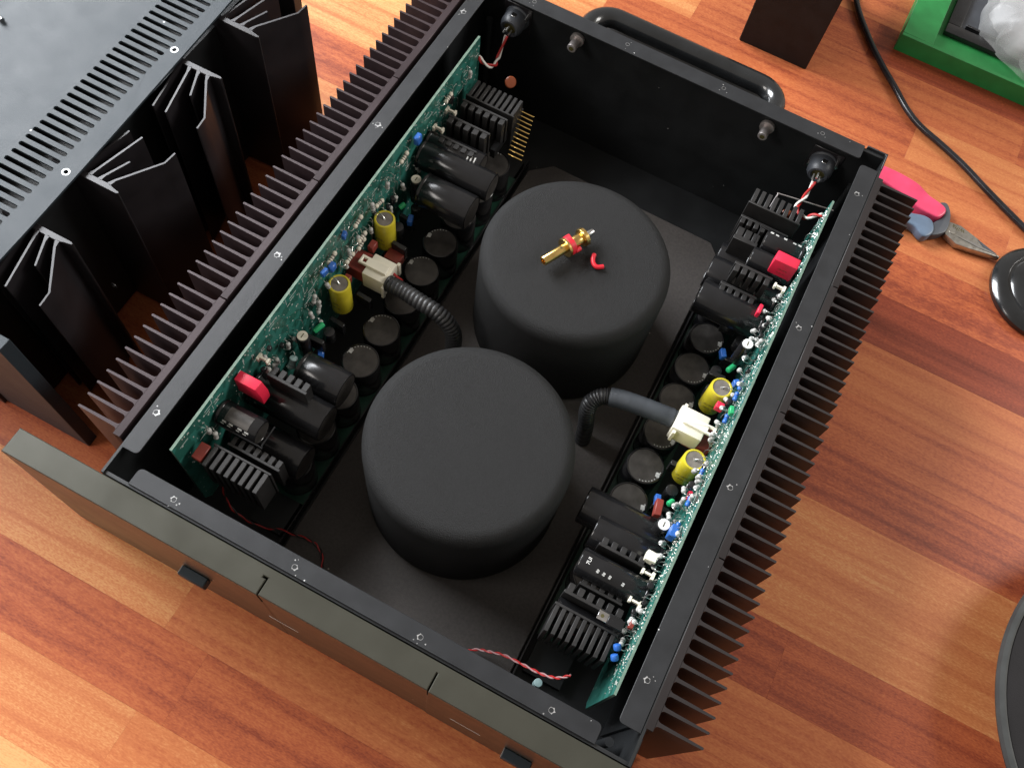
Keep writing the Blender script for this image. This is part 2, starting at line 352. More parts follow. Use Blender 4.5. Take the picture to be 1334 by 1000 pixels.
# ================================================================== FLOOR
floor = MB().box(-260, 330, -200, 330, FZ - 1.5, FZ - .8).build('floor', 'wood', None, o=(20, 40, FZ - 1.5)); floor['kind'] = 'structure'
floor.color = (.4, .3, .1, 1)
PH = 6.365; Y0 = -18.3 - PH * 7
known = {  # row index -> list of (x joint, tone, red, mottle) left to right; tone applies from that x on
}
def row_of(y): return int(math.floor((y - Y0) / PH))
def setrow(y, lst): known[row_of(y)] = lst
setrow(-28, [(-60, .98, .0, .1), (14, .62, .1, .1), (50, .55, .2, .1)])
setrow(-22, [(-70, .82, .15, .15), (6.5, .70, .25, .15), (44, .5, .2, .1)])
setrow(-15, [(-30, .50, .40, .25), (8.9, .50, .35, .3), (52, .6, .2, .1)])
setrow(-9, [(-40, .82, .05, .1), (4.5, .62, .1, .4), (38, .52, .2, .3)])
setrow(-3, [(-52, .5, .4, .2), (-6, .45, .4, .2), (40.5, .56, .2, .15), (73, .5, .3, .1)])
setrow(4, [(-58, .6, .2, .2), (-8, .5, .4, .2), (42, .62, .15, .1), (81, .5, .3, .1)])
setrow(10, [(-40, .6, .3, .2), (36, .40, .45, .1), (52.5, .40, .45, .15), (86, .5, .3, .1)])
setrow(16, [(-40, .6, .3, .2), (33, .72, .0, .08), (91, .5, .3, .1)])
setrow(23, [(-40, .6, .3, .2), (38, .78, .0, .08), (80, .5, .3, .1)])
setrow(29, [(-40, .6, .3, .2), (30, .42, .35, .2), (96, .5, .3, .1)])
setrow(35.5, [(-40, .6, .3, .2), (40, .52, .2, .1), (78, .5, .3, .1)])
setrow(42, [(-40, .75, .0, .1), (36, .62, .05, .1), (90, .5, .3, .1)])
setrow(48, [(-33, .45, .35, .5), (-5, .8, .0, .1), (38, .26, .60, .12), (84, .5, .3, .1)])
setrow(54.5, [(-45, .85, .0, .1), (30, .42, .45, .5), (95, .5, .3, .1)])
setrow(61, [(-50, .9, .0, .1), (10, .8, .0, .1), (34, .66, .1, .1), (78, .6, .3, .1)])
setrow(67.5, [(-45, .85, .0, .1), (22, .60, .1, .2), (60, .68, .05, .1)])
setrow(74, [(-40, .85, .0, .1), (6, .52, .3, .2), (46, .70, .0, .1), (82, .5, .3, .1)])
setrow(80.5, [(-45, .8, .0, .1), (16, .55, .2, .2), (58, .42, .3, .1)])
setrow(87, [(-40, .8, .0, .1), (20, .45, .3, .1), (37, .30, .5, .1)])
for r in range(0, 31):
    ya = Y0 + PH * r; segs = known.get(r)
    if segs is None:
        x = -75 + random.uniform(-20, 5); segs = []
        while x < 115: segs.append((x, random.uniform(.35, .75), random.uniform(0, .5), random.uniform(.05, .4))); x += random.uniform(28, 52)
    if segs[0][0] > -95: segs = [(-95 - random.uniform(0, 10), random.uniform(.4, .8), .2, .2)] + segs
    for i, (x, tone, red, mot) in enumerate(segs):
        x1 = segs[i + 1][0] if i + 1 < len(segs) else 128
        dz = random.uniform(-.008, .008)
        p = MB().box(x + .002, x1 - .002, ya + .002, ya + PH - .002, FZ - .79, FZ + dz * .3 - .003).build('plank', 'wood', floor, bevel=.006)
        p.color = (tone, red, mot, 1)

# ================================================================== OPEN AMPLIFIER
amp = thing('open_amplifier', (20.3, 23, FZ), 'large black audio amplifier with its lid off, two round transformers and green boards inside', 'amplifier')
bz = -16.0
MB().box(-.5, 41.2, -5.2, 52.7, bz, bz + .25).build('bottom_panel', 'inner', amp)
MB().box(-.6, -.4, -5.4, 52.6, bz + .25, -.02).build('side_panel', 'inner', amp)
MB().box(41.0, 41.2, -5.4, 52.6, bz + .25, -.02).build('side_panel', 'inner', amp)
MB().box(-.39, 40.99, 52.35, 52.75, bz + .25, -.17).build('back_panel', 'inner', amp, bevel=.05)
MB().box(-.39, 40.99, -5.4, -5.15, bz + .25, -.17).build('front_panel', 'inner', amp)
for x, y in ((3, -2), (37.5, -2), (3, 49), (37.5, 49)):
    MB().cyl((x, y, FZ), (x, y, bz), 1.6, 20, e=.1).build('foot', 'black_plastic', amp)

def chips(fl, pts, z, r=.30, jit=.28, bright=1.0):
    for (x, y) in pts:
        n = 18; vs = []; fs = []
        ang0 = random.uniform(0, 6.28)
        for k in range(n):
            a = 2 * math.pi * k / n; spike = 1 + (jit * 1.4 if k % 3 == 0 else -jit * .5) * random.uniform(.4, 1)
            ro = r * spike * (1 + .35 * math.cos(a - ang0) * bright)
            vs += [(x + .17 * math.cos(a), y + .17 * math.sin(a), z + .004), (x + max(ro, .19) * math.cos(a), y + max(ro, .19) * math.sin(a), z + .004)]
        for k in range(n):
            a, b = 2 * k, 2 * ((k + 1) % n); fs.append((a, a + 1, b + 1, b))
        mb = MB().add(vs, fs)
        mb.cyl((x, y, z - .5), (x, y, z - .012), .175, 14, m=1)
        for q in range(random.randint(1, 3)):
            a = random.uniform(0, 6.28); rr = random.uniform(.42, .6); s_ = random.uniform(.03, .06)
            mb.add([(x + rr * math.cos(a) + s_ * dx, y + rr * math.sin(a) + s_ * dy, z + .004) for dx, dy in ((-1, -.6), (1, -1), (.8, 1), (-.6, .7))], [(0, 1, 2, 3)])
        me = mb.mesh('screw_hole', ['chip', 'inner'], (x, y, z))
        link('screw_hole', me, fl, (x, y, z))
def flange(outer, hl, r=.30):
    fl = sheet('top_flange', outer, [circ(x, y, .17, 12) for x, y in hl], -.15, 0, 'chassis', amp, bevel=.04)
    chips(fl, hl, 0, r * .85); return fl
HY = [0.12, 15.8, 31.45, 47.1]; HX = [5.05, 15.0, 25.0, 35.0]
flange(rrect(-.55, .85, -3.2, 50.4, .35, 4, (0, 1, 0, 0)), [(0, y) for y in HY], .27)
flange(rrect(39.3, 40.95, -3.2, 50.6, .35, 4, (1, 0, 0, 1)), [(40, y) for y in HY], .24)
flange(rrect(1.6, 38.5, -5.25, -3.85, .4, 4, (0, 0, 1, 1)), [(x, -4.68) for x in HX], .22)
flange(rrect(.9, 39.0, 51.1, 52.8, .3, 4, (1, 1, 0, 0)), [(x, 52.0) for x in HX], .14)
# corner brackets, open at the top
for (x, y, sx, sy) in ((-.6, -5.4, 1, 1), (41.2, -5.4, -1, 1), (41.2, 52.9, -1, -1), (-.6, 52.9, 1, -1)):
    L_ = [(x, y), (x + 2.0 * sx, y), (x + 2.0 * sx, y + .14 * sy), (x + .3 * sx, y + .14 * sy), (x + .14 * sx, y + .3 * sy), (x + .14 * sx, y + 2.0 * sy), (x, y + 2.0 * sy)]
    if sy > 0: MB().prism([(a - .1 * sx, b - .02) for a, b in L_], bz, -.25).build('corner_bracket', 'chassis', amp, bevel=.03)
    else: MB().prism([(a, b) for a, b in L_], bz, .12).build('corner_bracket', 'chassis', amp, bevel=.03)
    MB().cyl((x + 1.3 * sx, y + 1.3 * sy, bz + .2), (x + 1.3 * sx, y + 1.3 * sy, -4), .35, 10).build('corner_post', 'inner', amp)

# ---- faceplate with two thin slots
fz = .3
fp_out = [(-7.3, -7.55), (13.75, -7.55), (13.75, -6.35), (13.55, -6.35), (13.55, -6.2), (13.95, -6.2), (13.95, -7.5), (27.1, -7.5), (27.1, -6.2), (27.3, -6.2), (27.3, -7.55),
          (48, -7.55), (48, -5.55), (-7.3, -5.55)]
fp_out = [(x if abs(x - 13.75) > .01 else 13.83, y) for x, y in fp_out]
fp_out = [(x if abs(x - 27.3) > .01 else 27.22, y) for x, y in fp_out]
fp = sheet('faceplate', fp_out, [], -2.1, fz, 'face', amp, bevel=.06)
sheet('faceplate_lower', [(-7.3, -7.55), (13.83, -7.55), (13.95, -7.5), (27.1, -7.5), (27.22, -7.55), (48, -7.55), (48, -5.55), (-7.3, -5.55)], [], FZ + .25, -2.1, 'face', amp)
for x in (5.9, 33.7):
    b = MB().box(x, x + 2.3, -8.35, -7.56, -8.2, -7.1).build('front_button', 'lid', fp, bevel=.08)
    MB().box(x - .02, x + .03, -8.3, -7.6, -8.15, -7.14).build('button_end', 'steel', fp)
for x in (13.2, 29.2, 41): MB().box(x, x + 2.6, -7.565, -7.552, -9.45, -9.38).build('engraved_line', 'white', fp)
MB().cyl((3.0, -5.5, -2), (3.0, -4.6, -2), .3).build('spacer', 'steel', amp)

# ---- big heatsinks: four sections a side, twelve fins each
def fin_mesh(sgn):
    # root at x=0 flares out, tip at x=sgn*3.45
    P = [(0, -.30), (.05, -.22), (.13, -.165), (.28, -.14), (3.40, -.09), (3.45, -.05), (3.45, .05), (3.40, .09), (.28, .14), (.13, .165), (.05, .22), (0, .30)]
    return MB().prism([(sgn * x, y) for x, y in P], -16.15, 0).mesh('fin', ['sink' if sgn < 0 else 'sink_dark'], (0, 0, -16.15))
for side in (-1, 1):
    fm = fin_mesh(side); xi = -1.05 if side < 0 else 41.05; xr = xi + side * .62
    for k in range(4):
        ya = -2.72 + 13.2 * k; yb = ya + 13.12
        x0, x1 = min(xi, xr), max(xi, xr)
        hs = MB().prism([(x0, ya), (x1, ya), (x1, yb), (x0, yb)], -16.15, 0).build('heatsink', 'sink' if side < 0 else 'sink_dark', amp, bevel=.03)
        for j in range(12):
            y = ya + .62 + 1.081 * j
            link('fin', fm, hs, (xr, y, -16.15))
    MB().box(min(xi - side * .3, xi - side * .02), max(xi - side * .3, xi - side * .02), -2.5, 50, -15.5, -1.2).build('heatsink_spacer', 'inner', amp)

# ---- transformer base plate and the two covered transformers
sheet('base_plate', [(9.9, -4.9), (31.9, -4.9), (31.7, 45.2), (30.6, 46.4), (12, 46.6), (9.9, 44.6)], [], -15.1, -14.3, 'plate', amp, bevel=.08)
MB().box(32.0, 32.12, -4.5, 47, -15.6, -13.4).build('divider_strip', 'black_plastic', amp)
MB().box(9.3, 9.42, -1.6, 46, -15.6, -14.3).build('divider_strip', 'black_plastic', amp)
for cy in (10.45, 29.85):
    prof = [(0, -14.3), (8.2, -14.3), (8.36, -14.1), (8.43, -13.5), (8.43, -3.65)]
    prof += [(8.43 - 1.25 * (1 - math.cos(t)), -3.55 + 1.27 * math.sin(t)) for t in [math.pi / 2 * k / 8 for k in range(1, 9)]]
    prof += [(6.0, -2.26), (4, -2.24), (2, -2.23), (0, -2.22)]
    MB().lathe([(r, z) for r, z in prof], (20.76, cy, 0), (0, 0, 1), 96).build('transformer', 'toroid', amp, o=(20.76, cy, -14.3))

# ---- thick sleeves that run from the transformers to the board plugs
def sleeve(pts, r, corr, mname, label=None):
    return MB().tube(pts, r, 20, 0, 13, rf=lambda i, n: r + (corr if i % 3 else -2 * corr)).build('cable_sleeve', mname, amp, label=label)
sleeve([(6.6, 21.6, -7.1), (8.2, 21.45, -6.8), (10, 21.2, -6.7), (11.8, 21.1, -6.9), (13.1, 21.0, -7.7), (13.75, 20.9, -9), (13.85, 20.8, -11), (13.8, 20.8, -14.3)], .74, .028, 'sleeve')
sleeve([(28.75, 21.5, -7.05), (28.0, 21.15, -7.25), (27.5, 20.6, -7.9), (27.55, 20.2, -9.2), (27.9, 19.95, -11), (28.2, 19.85, -14.3)], .72, .03, 'sleeve')
MB().tube([(34.3, 22.35, -6.95), (32, 22.0, -6.8), (30, 21.75, -6.85), (28.75, 21.5, -7.05)], .84, 20, 0, 10, rf=lambda i, n: .84 + .012 * math.sin(i * 2.1)).build('heat_shrink', 'shrink', amp)
MB().tube([(34.9, 22.45, -7.0), (34.2, 22.34, -6.95)], .76, 18, 0, 4).build('heat_shrink', 'shrink', amp)

# ---- the circuit boards.  Side 'L' faces +x from x=2.3, side 'R' faces -x from x=38.5
def mapper(side):
    if side == 'L': return (lambda a, o, z: (2.34 + o, a - 1.6, z)), 1
    return (lambda a, o, z: (38.42 - o, 46.2 - a, z)), -1

_cap = {}
def vcap_mesh():
    if 'v' not in _cap:
        mb = MB().lathe([(0, 0), (1.68, 0), (1.72, .1), (1.72, .3), (1.65, .4), (1.72, .5), (1.72, 4.1), (1.67, 4.2), (1.57, 4.22), (1.55, 4.17)], seg=40)
        t = MB().lathe([(1.56, 0), (1.56, .02), (1.1, .05), (0, .06)], seg=40)
        mk = MB().box(-.18, .18, -.22, .22, 0, .012)
        dots = MB()
        for k in range(9):
            a = math.radians(96 + k * 11)
            x, y = 1.44 * math.cos(a), 1.44 * math.sin(a)
            dots.add([(x - .05, y - .03, 0), (x + .05, y - .06, 0), (x + .05, y + .06, 0), (x - .05, y + .03, 0)], [(0, 1, 2, 3)])
        _cap['v'] = mb.mesh('electrolytic_capacitor', ['cap_sleeve']); _cap['t'] = t.mesh('top_disc', ['cap_top'])
        _cap['m'] = mk.mesh('polarity_mark', ['grey_res']); _cap['d'] = dots.mesh('printed_code', ['grey_res'])
    return _cap
def vcap(x, y, rot):
    c = vcap_mesh(); z = -14.45
    o = link('electrolytic_capacitor', c['v'], amp, (x, y, z), rot=(0, 0, rot))
    def sub(n, key, dx, dy, dz, r2=0):
        s = link(n, c[key], o, (0, 0, 0)); s.location = (dx * U, dy * U, dz * U); s.rotation_euler = (0, 0, r2)
    sub('top_disc', 't', 0, 0, 4.14); sub('polarity_mark', 'm', -1.3, .2, 4.2, .1); sub('printed_code', 'd', 0, 0, 4.205)

def hcap(P, sg, a, o0, o1, z, r, label=None, stripe=False):
    """big can lying sideways, standing off the upright board"""
    p0, p1 = P(a, o0, z), P(a, o1, z)
    ob = MB().lathe([(0, 0), (r - .12, 0), (r, .1), (r, .25), (r - .06, .33), (r, .42), (r, o1 - o0 - .12), (r - .04, o1 - o0 - .04), (r - .14, o1 - o0), (r - .17, o1 - o0 - .04)],
                    p0, (Vector(p1) - Vector(p0)), 40).build('sideways_capacitor', 'cap_sleeve', amp, label=label)
    e = Vector(p1)
    MB().cyl((e.x - sg * .06, e.y, e.z), (e.x - sg * .03, e.y, e.z), r - .17, 32).build('end_disc', 'cap_top', ob)
    return ob
def curved_print(ob, P, sg, a, z, r, o0, o1, t0, t1, m, name='printed_label'):
    """a printed patch that follows the can, t in degrees from straight up towards -y"""
    vs = []; n = 6
    for k in range(n + 1):
        t = math.radians(t0 + (t1 - t0) * k / n)
        for oo in (o0, o1):
            x, y, zz = P(a, oo, z); vs.append((x, y - (r + .012) * math.sin(t), zz + (r + .012) * math.cos(t)))
    MB().add(vs, [(2 * k, 2 * k + 1, 2 * k + 3, 2 * k + 2) for k in range(n)]).build(name, m, ob)

def comb(P, sg, a0, a1, o0, o1, ztop, h, n, back=1, bar=.62, lip=.25):
    """extruded clip-on heatsink seen end-on: a spine with n short fins; back=1 puts the spine at the high-a edge"""
    sp0, sp1 = (a1 - lip, a1) if back > 0 else (a0, a0 + lip)
    A, B = P(sp0, o0, 0), P(sp1, o1, 0)
    x0, x1 = sorted((A[0], B[0])); y0, y1 = sorted((A[1], B[1]))
    root = MB().box(x0, x1, y0, y1, ztop - h, ztop).build('small_heatsink', 'comb', amp, bevel=.04)
    fa, fb = (a0, a1 - lip + .03) if back > 0 else (a0 + lip - .03, a1)
    pitch = (o1 - o0) / n; ln = abs(fb - fa)
    me = MB().box(-pitch * bar / 2, pitch * bar / 2, -ln / 2, ln / 2, 0, h - .04).mesh('fin', ['comb'], bevel=.04)
    for k in range(n):
        c = P((fa + fb) / 2, o0 + pitch * (k + .5), ztop - h + .0)
        link('fin', me, root, c)
    return root

_res = {}
def res_mesh(kind):
    if kind not in _res:
        body = {'g': 'grey_res', 'b': 'beige', 't': 'teal_res', 'u': 'blue'}[kind]
        L = .95 if kind in 'gu' else 1.35; r = .19 if kind in 'gu' else .2
        if kind == 't': L, r = 1.2, .33
        pr = [(0, 0), (r * .7, .02), (r * 1.08, .12), (r * 1.08, .26), (r * .92, .33), (r * .92, L - .33), (r * 1.08, L - .26), (r * 1.08, L - .12), (r * .7, L - .02), (0, L)]
        mb = MB().lathe(pr, seg=14, m=0)
        if kind == 'b':
            for h in (.45, .68, .9): mb.cyl((0, 0, h), (0, 0, h + .07), r * .95, 14, m=2)
        mb.cyl((0, 0, .38), (0, 0, .43), r * .94, 14, m=2)
        mb.tube([(0, 0, L), (0, 0, L + .2), (.10, 0, L + .36), (.28, 0, L + .38), (.42, 0, L + .25), (.55, 0, L - .1)], .035, 5, 1, 2)
        mb.tube([(0, 0, 0), (0, 0, -.2), (.2, 0, -.32), (.55, 0, -.3)], .035, 5, 1, 2)
        _res[kind] = mb.mesh('resistor', [body, 'tin', 'band'])
    return _res[kind]
def resistor(c, kind, side, tilt=0.0, lie=False):
    yaw = math.pi if side == 'L' else 0
    if lie: rot = Matrix.Rotation(math.radians(90 + tilt), 4, 'X') @ Matrix.Rotation(yaw, 4, 'Z')
    else: rot = Matrix.Rotation(yaw + random.uniform(-.5, .5), 4, 'Z') @ Matrix.Rotation(random.uniform(-.2, .2), 4, 'Y') @ Matrix.Rotation(tilt, 4, 'X')
    off = rot @ Vector((0, 0, -.47))
    return link('resistor' if kind != 't' else 'film_capacitor', res_mesh(kind), amp, (c[0] + off.x, c[1] + off.y, c[2] + off.z), rot=rot.to_euler())

def yellow(x, y, zt, side, code):
    L = 3.9; r = .98
    ob = MB().lathe([(0, 0), (r - .22, 0), (r - .2, .08), (r - .06, .02), (r, .14), (r, L - .14), (r - .06, L - .03), (r - .18, L), (r - .24, L - .06)], (x, y, zt - L), (0, 0, 1), 36).build('yellow_film_capacitor', 'yellow', amp)
    MB().cyl((x, y, zt - .12), (x, y, zt - .06), r - .24, 28).build('end_seal', 'yel_end', ob)
    MB().lathe([(.13, 0), (.12, .05), (0, .09)], (x, y, zt - .06), (0, 0, 1), 12).build('solder_blob', 'tin', ob)
    sg = 1 if side == 'L' else -1; xb = 2.5 if side == 'L' else 38.3
    MB().tube([(x, y, zt - .02), (x - sg * .3, y + .12, zt + .16), (x - sg * .75, y + .2, zt + .12), (xb, y + .25, zt - .1)], .045, 6, 0, 3).build('lead', 'tin', ob)
    # dark type on the side that faces the viewer
    for i, t in enumerate(code):
        text(t, .52, (x - .10, y - r - .012, zt - 2.1 - i * .62), (math.radians(90), 0, 0), 'ink', ob)
    return ob

def box_comp(name, c, s, m, bevel=.06, rot=0, label=None):
    ob = MB().box(-s[0] / 2, s[0] / 2, -s[1] / 2, s[1] / 2, 0, s[2]).mesh(name, [m], bevel=bevel)
    return link(name, ob, amp, c, rot=(0, 0, rot), label=label)

for side in 'LR':
    P, sg = mapper(side)
    # upright board
    x0, x1 = (2.12, 2.34) if side == 'L' else (38.42, 38.62)
    outl = [(-1.6, -1.0), (46.2, -1.0), (46.6, -13.5), (-1.0, -13.5), (-1.6, -12.5)]
    pcb = MB().prism(outl, x0, x1, 0, 'x')
    pcb.m = [0] * len(pcb.f)
    for i in range(2, len(pcb.f)): pcb.m[i] = 1
    pcb = pcb.build('circuit_board', ['pcb', 'pcb_edge'], amp, label='upright green board dense with parts')
    # lower board under the row of electrolytics
    hb = (5.6, 9.25) if side == 'L' else (32.4, 36.4)
    MB().box(hb[0], hb[1], 2.2, 43, -14.62, -14.47).build('lower_board', ['pcb_low'], amp)
    MB().box(min(hb) + .3, max(hb) - .3, -1, 45.5, -15.74, -14.63).build('board_support', 'inner', amp)
    # row of upright electrolytics
    xc = 7.55 if side == 'L' else 34.22
    for k in range(-5, 6):
        y = 22.3 + 3.63 * k
        vcap(xc, y, math.radians(random.uniform(-15, 15) + (0 if side == 'L' else 180)))
    # solder pads and printed component outlines standing a hair proud of the board
    pads = MB(); xf = 2.34 if side == 'L' else 38.42
    for k in range(260 if side == 'L' else 700):
        y, z = random.uniform(-1.2, 45.8), -1.25 - 4.8 * random.random() ** 1.3
        s_ = random.uniform(.04, .085)
        pads.cyl((xf, y, z), (xf + sg * .05, y, z), s_, 6, r1=s_ * .6)
    pads.build('solder_pad', ['tin'], pcb)['kind'] = 'stuff'
    tr = MB()
    for k in range(70):
        y, z = random.uniform(-1, 45.5), random.uniform(-5.5, -1.3)
        ln = random.uniform(.3, 1.1); e = .03
        hh = random.choice((0, 0, 1))
        if hh: tr.box(*sorted((xf, xf + sg * .012)), y, y + e, z, z + ln)
        else: tr.box(*sorted((xf, xf + sg * .012)), y, y + ln, z, z + e)
        if random.random() < .5: tr.box(*sorted((xf, xf + sg * .012)), y, y + ln * .6, z - .35, z - .35 + e)
    tr.build('silkscreen_line', ['white'], pcb)['kind'] = 'stuff'
    # short bare wire loops
    lo = MB()
    for k in range(60 if side == 'L' else 130):
        y, z = random.uniform(2, 44), random.uniform(-6.5, -1.6)
        d = random.uniform(.25, .7)
        lo.tube([P(y + 1.6 if side == 'L' else 46.2 - y, 0, z), P((y + 1.6 if side == 'L' else 46.2 - y) + .1, d * .7, z + .25), P((y + 1.6 if side == 'L' else 46.2 - y) + .1, d, z - .2), P((y + 1.6 if side == 'L' else 46.2 - y) + .05, d * .9, z - .9)], .03, 5, 0, 3)
    lo.build('jumper_wire', ['tin'], pcb)['kind'] = 'stuff'

    # ---------- end A (near end of the left board, far end of the right one)
    comb(P, sg, .55, 2.45, 1.5, 6.6, -3.0, 4.2, 8, 1, .60, .2)
    comb(P, sg, 3.05, 3.95, 1.9, 6.6, -4.2, 3.5, 7, -1, .62, .25)
    lab = hcap(P, sg, 5.05, .1, 3.85, -3.85, 1.08)
    if side == 'L':
        curved_print(lab, P, sg, 5.05, -3.85, 1.08, 1.0, 3.1, -25, 38, 'cap_top')
        for q, oo in enumerate((.9, 1.5, 2.3, 2.9)):
            curved_print(lab, P, sg, 5.05, -3.85, 1.08, oo, oo + .36, 42, 50, 'grey_res', 'printed_code')
            curved_print(lab, P, sg, 5.05, -3.85, 1.08, oo - .1, oo + .2, 55, 60, 'grey_res', 'printed_code')
    else:
        for q, oo in enumerate((.6, 1.1, 2.0, 2.8, 3.3)):
            curved_print(lab, P, sg, 5.05, -3.85, 1.08, oo, oo + .3, -26 + q % 2 * 4, -12, 'grey_res', 'printed_code')
        hcap(P, sg, 7.3, .1, 4.3, -4.0, 1.08)
        comb(P, sg, 4.4, 5.9, 4.1, 6.4, -4.2, 3.0, 3, 1, .8, .5)
    MB().tube([P(3.95, .3, -3.6), P(3.95, 4.3, -3.6), P(4.1, 4.5, -3.6), P(5.9, 4.5, -3.6)], .07, 6, 0, 2).build('wire_clip', 'black_plastic', amp)
    if side == 'L':
        rb = MB().prism([(2.6, 5.6), (2.6, 6.55), (4.5, 6.55), (4.5, 5.6)], -3.3, -1.7)
        rb = MB().add([(2.55, 5.6, -1.8), (4.5, 5.6, -1.8), (4.5, 6.5, -1.8), (2.55, 6.5, -1.8), (2.55, 5.6, -3.9), (4.9, 5.6, -4.1), (4.9, 6.5, -4.1), (2.55, 6.5, -3.9), (4.9, 5.6, -2.9), (4.9, 6.5, -2.9)],
                      [(0, 1, 2, 3), (4, 7, 6, 5), (0, 4, 5, 8, 1), (3, 2, 9, 6, 7), (0, 3, 7, 4), (1, 8, 9, 2), (8, 5, 6, 9)])
        rb.build('red_box_capacitor', 'pink_red', amp, bevel=.07, seg=2)
        MB().box(2.9, 3.75, -.9, .5, -3.6, -3.1).build('film_capacitor', 'brick_red', amp, bevel=.05)
    else:
        rb = MB().box(36.0, 38.15, 37.95, 39.05, -3.7, -1.5).build('red_box_capacitor', 'pink_red', amp, bevel=.09, seg=2)
        text('-=-==', .36, (37.1, 37.935, -2.5), (math.radians(90), 0, 0), 'ink', rb)
        text('=-=-=-', .3, (37.1, 37.935, -3.0), (math.radians(90), 0, 0), 'ink', rb)
    comb(P, sg, 9.1, 10.1, 1.7, 5.3, -2.9, 3.0, 5, -1, .66, .28)
    if side == 'R': comb(P, sg, 10.6, 11.5, 2.1, 5.6, -4.4, 2.6, 5, -1, .66, .28)
    # transistor tabs / fuse clips
    def clip(a, o, z):
        c = P(a, o, z); mb = MB().box(c[0] - .12, c[0] + .12, c[1] - .3, c[1] + .3, c[2] - .5, c[2])
        mb.box(*sorted((c[0], c[0] + sg * .9)), c[1] - .09, c[1] + .09, c[2] - .3, c[2] + .02)
        mb.box(*sorted((c[0] + sg * .75, c[0] + sg * .95)), c[1] - .22, c[1] + .22, c[2] - .4, c[2] + .06)
        mb.build('fuse_clip', 'cream' if side == 'R' else 'beige', amp, bevel=.02)
    clip(10.0, .5, -2.4); clip(40.6, .5, -3.6); clip(38.2, .5, -3.6)
    hcap(P, sg, 8.9, .3, 7.1, -6.3, 1.6); hcap(P, sg, 12.0, 2.7 if side == 'L' else .6, 6.9, -6.0, 1.6)
    hcap(P, sg, 5.6, .3, 6.9, -8.2, 1.55)
    # ---------- middle
    def trimmer(a, o, zt):
        c = P(a, o, zt)
        t = MB().cyl((c[0], c[1], zt - 3.2), (c[0], c[1], zt - .12), .56, 20, e=.06).build('slotted_post', 'black_plastic', amp)
        MB().cyl((c[0], c[1], zt - .11), (c[0], c[1], zt), .46, 20).build('slotted_cap', 'beige' if side == 'L' else 'white', t)
        MB().box(c[0] - .04, c[0] + .04, c[1] - .22, c[1] + .22, zt + .001, zt + .012).build('slot', 'ink', t)
    if side == 'L':
        trimmer(14.4, 1.25, -5.5); trimmer(33.3, 1.35, -5.5)
    else: trimmer(16.1, 1.3, -3.3); trimmer(34.2, 1.4, -3.3)
    yx = (3.65, 3.55) if side == 'L' else (36.85, 37.3)
    yy = (18.5, 26.25) if side == 'L' else (26.1, 18.9)
    for q in range(2): yellow(yx[q], yy[q], -5.2 if side == 'L' else -5.0 - .0 * q, side, ('=-==-', '-==-='))
    c = P(14.6, 1.0, 0)
    MB().cyl(P(16.0, 1.1, -7.6), P(17.0, 1.5, -7.3), .26, 12, e=.12).build('green_capacitor', 'green_comp', amp)
    MB().cyl(P(30.6, 1.1, -7.0), P(31.2, 1.4, -6.8), .26, 12, e=.12).build('green_capacitor', 'green_comp', amp)
    box_comp('blue_trimmer', P(14.9, 2.4, -8.9), (.5, .9, .7), 'blue', rot=.5)
    box_comp('blue_trimmer', P(30.7, 2.2, -8.6), (.5, .9, .7), 'blue', rot=.3)
    if side == 'L': box_comp('brown_box_capacitor', P(14.1, 3.5, -8.9), (1.3, .7, .8), 'brick_red', rot=.1)
    if side == 'L': box_comp('brown_box_capacitor', (5.1, 25.3, -9.6), (1.6, 1.5, 1.0), 'brick_red')
    # connector: brown socket on the board, cream plug in it
    cz = -7.6
    s0 = P(23.9, 1.25, cz)
    MB().box(s0[0] - 1.2, s0[0] + 1.2, s0[1] - 1.1, s0[1] + 1.1, cz - .9, cz + (.65 if side == 'L' else .2)).build('plug_socket', 'brick_red', amp, bevel=.06)
    if side == 'R': cz = -6.9
    s1 = P(23.9, 3.0 if side == 'L' else 2.35, cz)
    pl = MB().box(s1[0] - (1.15 if side == 'L' else 1.5), s1[0] + 1.15, s1[1] - 1.2, s1[1] + 1.2, cz - 1.3, cz + .95).build('plug', 'cream', amp, bevel=.12, seg=2)
    a, b = sorted((s1[0] - sg * 1.95, s1[0] + sg * .85))
    sheet('latch', [(a, s1[1] - .45), (b, s1[1] - .45), (b, s1[1] + .45), (a, s1[1] + .45)],
          [[(s1[0] - sg * 1.5 - .2, s1[1] - .2), (s1[0] - sg * 1.5 + .2, s1[1] - .2), (s1[0] - sg * 1.5 + .2, s1[1] + .2), (s1[0] - sg * 1.5 - .2, s1[1] + .2)]], cz + .96, cz + 1.2, 'cream', pl, bevel=.05)
    e0, e1 = sorted((s1[0] + sg * 1.0, s1[0] + sg * 1.3))
    MB().box(e0, e1, s1[1] - 1.55, s1[1] - 1.201, cz - 1.0, cz + .7).build('plug_ear', 'cream', pl, bevel=.04)
    MB().box(e0, e1, s1[1] + 1.201, s1[1] + 1.55, cz - 1.0, cz + .7).build('plug_ear', 'cream', pl, bevel=.04)
    for q, (dy, dz, wm) in enumerate(((.5, .3, 'wire_red'), (.15, -.1, 'blue'), (-.25, .25, 'shrink'), (-.5, -.2, 'blue'), (.3, -.5, 'wire_red'), (-.1, -.6, 'wire_dark'))):
        MB().tube([(s1[0] + sg * 1.1, s1[1] + dy, cz + dz), (s1[0] + sg * 1.6, s1[1] + dy * .75, cz + dz * .8), (s1[0] + sg * 2.2, s1[1] + dy * .4, cz + .3 + dz * .3)], .13, 8, 0, 3).build('wire', wm, amp)
    # ---------- end B
    hcap(P, sg, 34.6, .3, 7.6, -6.6, 1.6) if side == 'R' else hcap(P, sg, 33.0, 2.2, 7.4, -6.1, 1.65)
    if side == 'L': hcap(P, sg, 36.0, .3, 7.9, -5.4, 1.4)
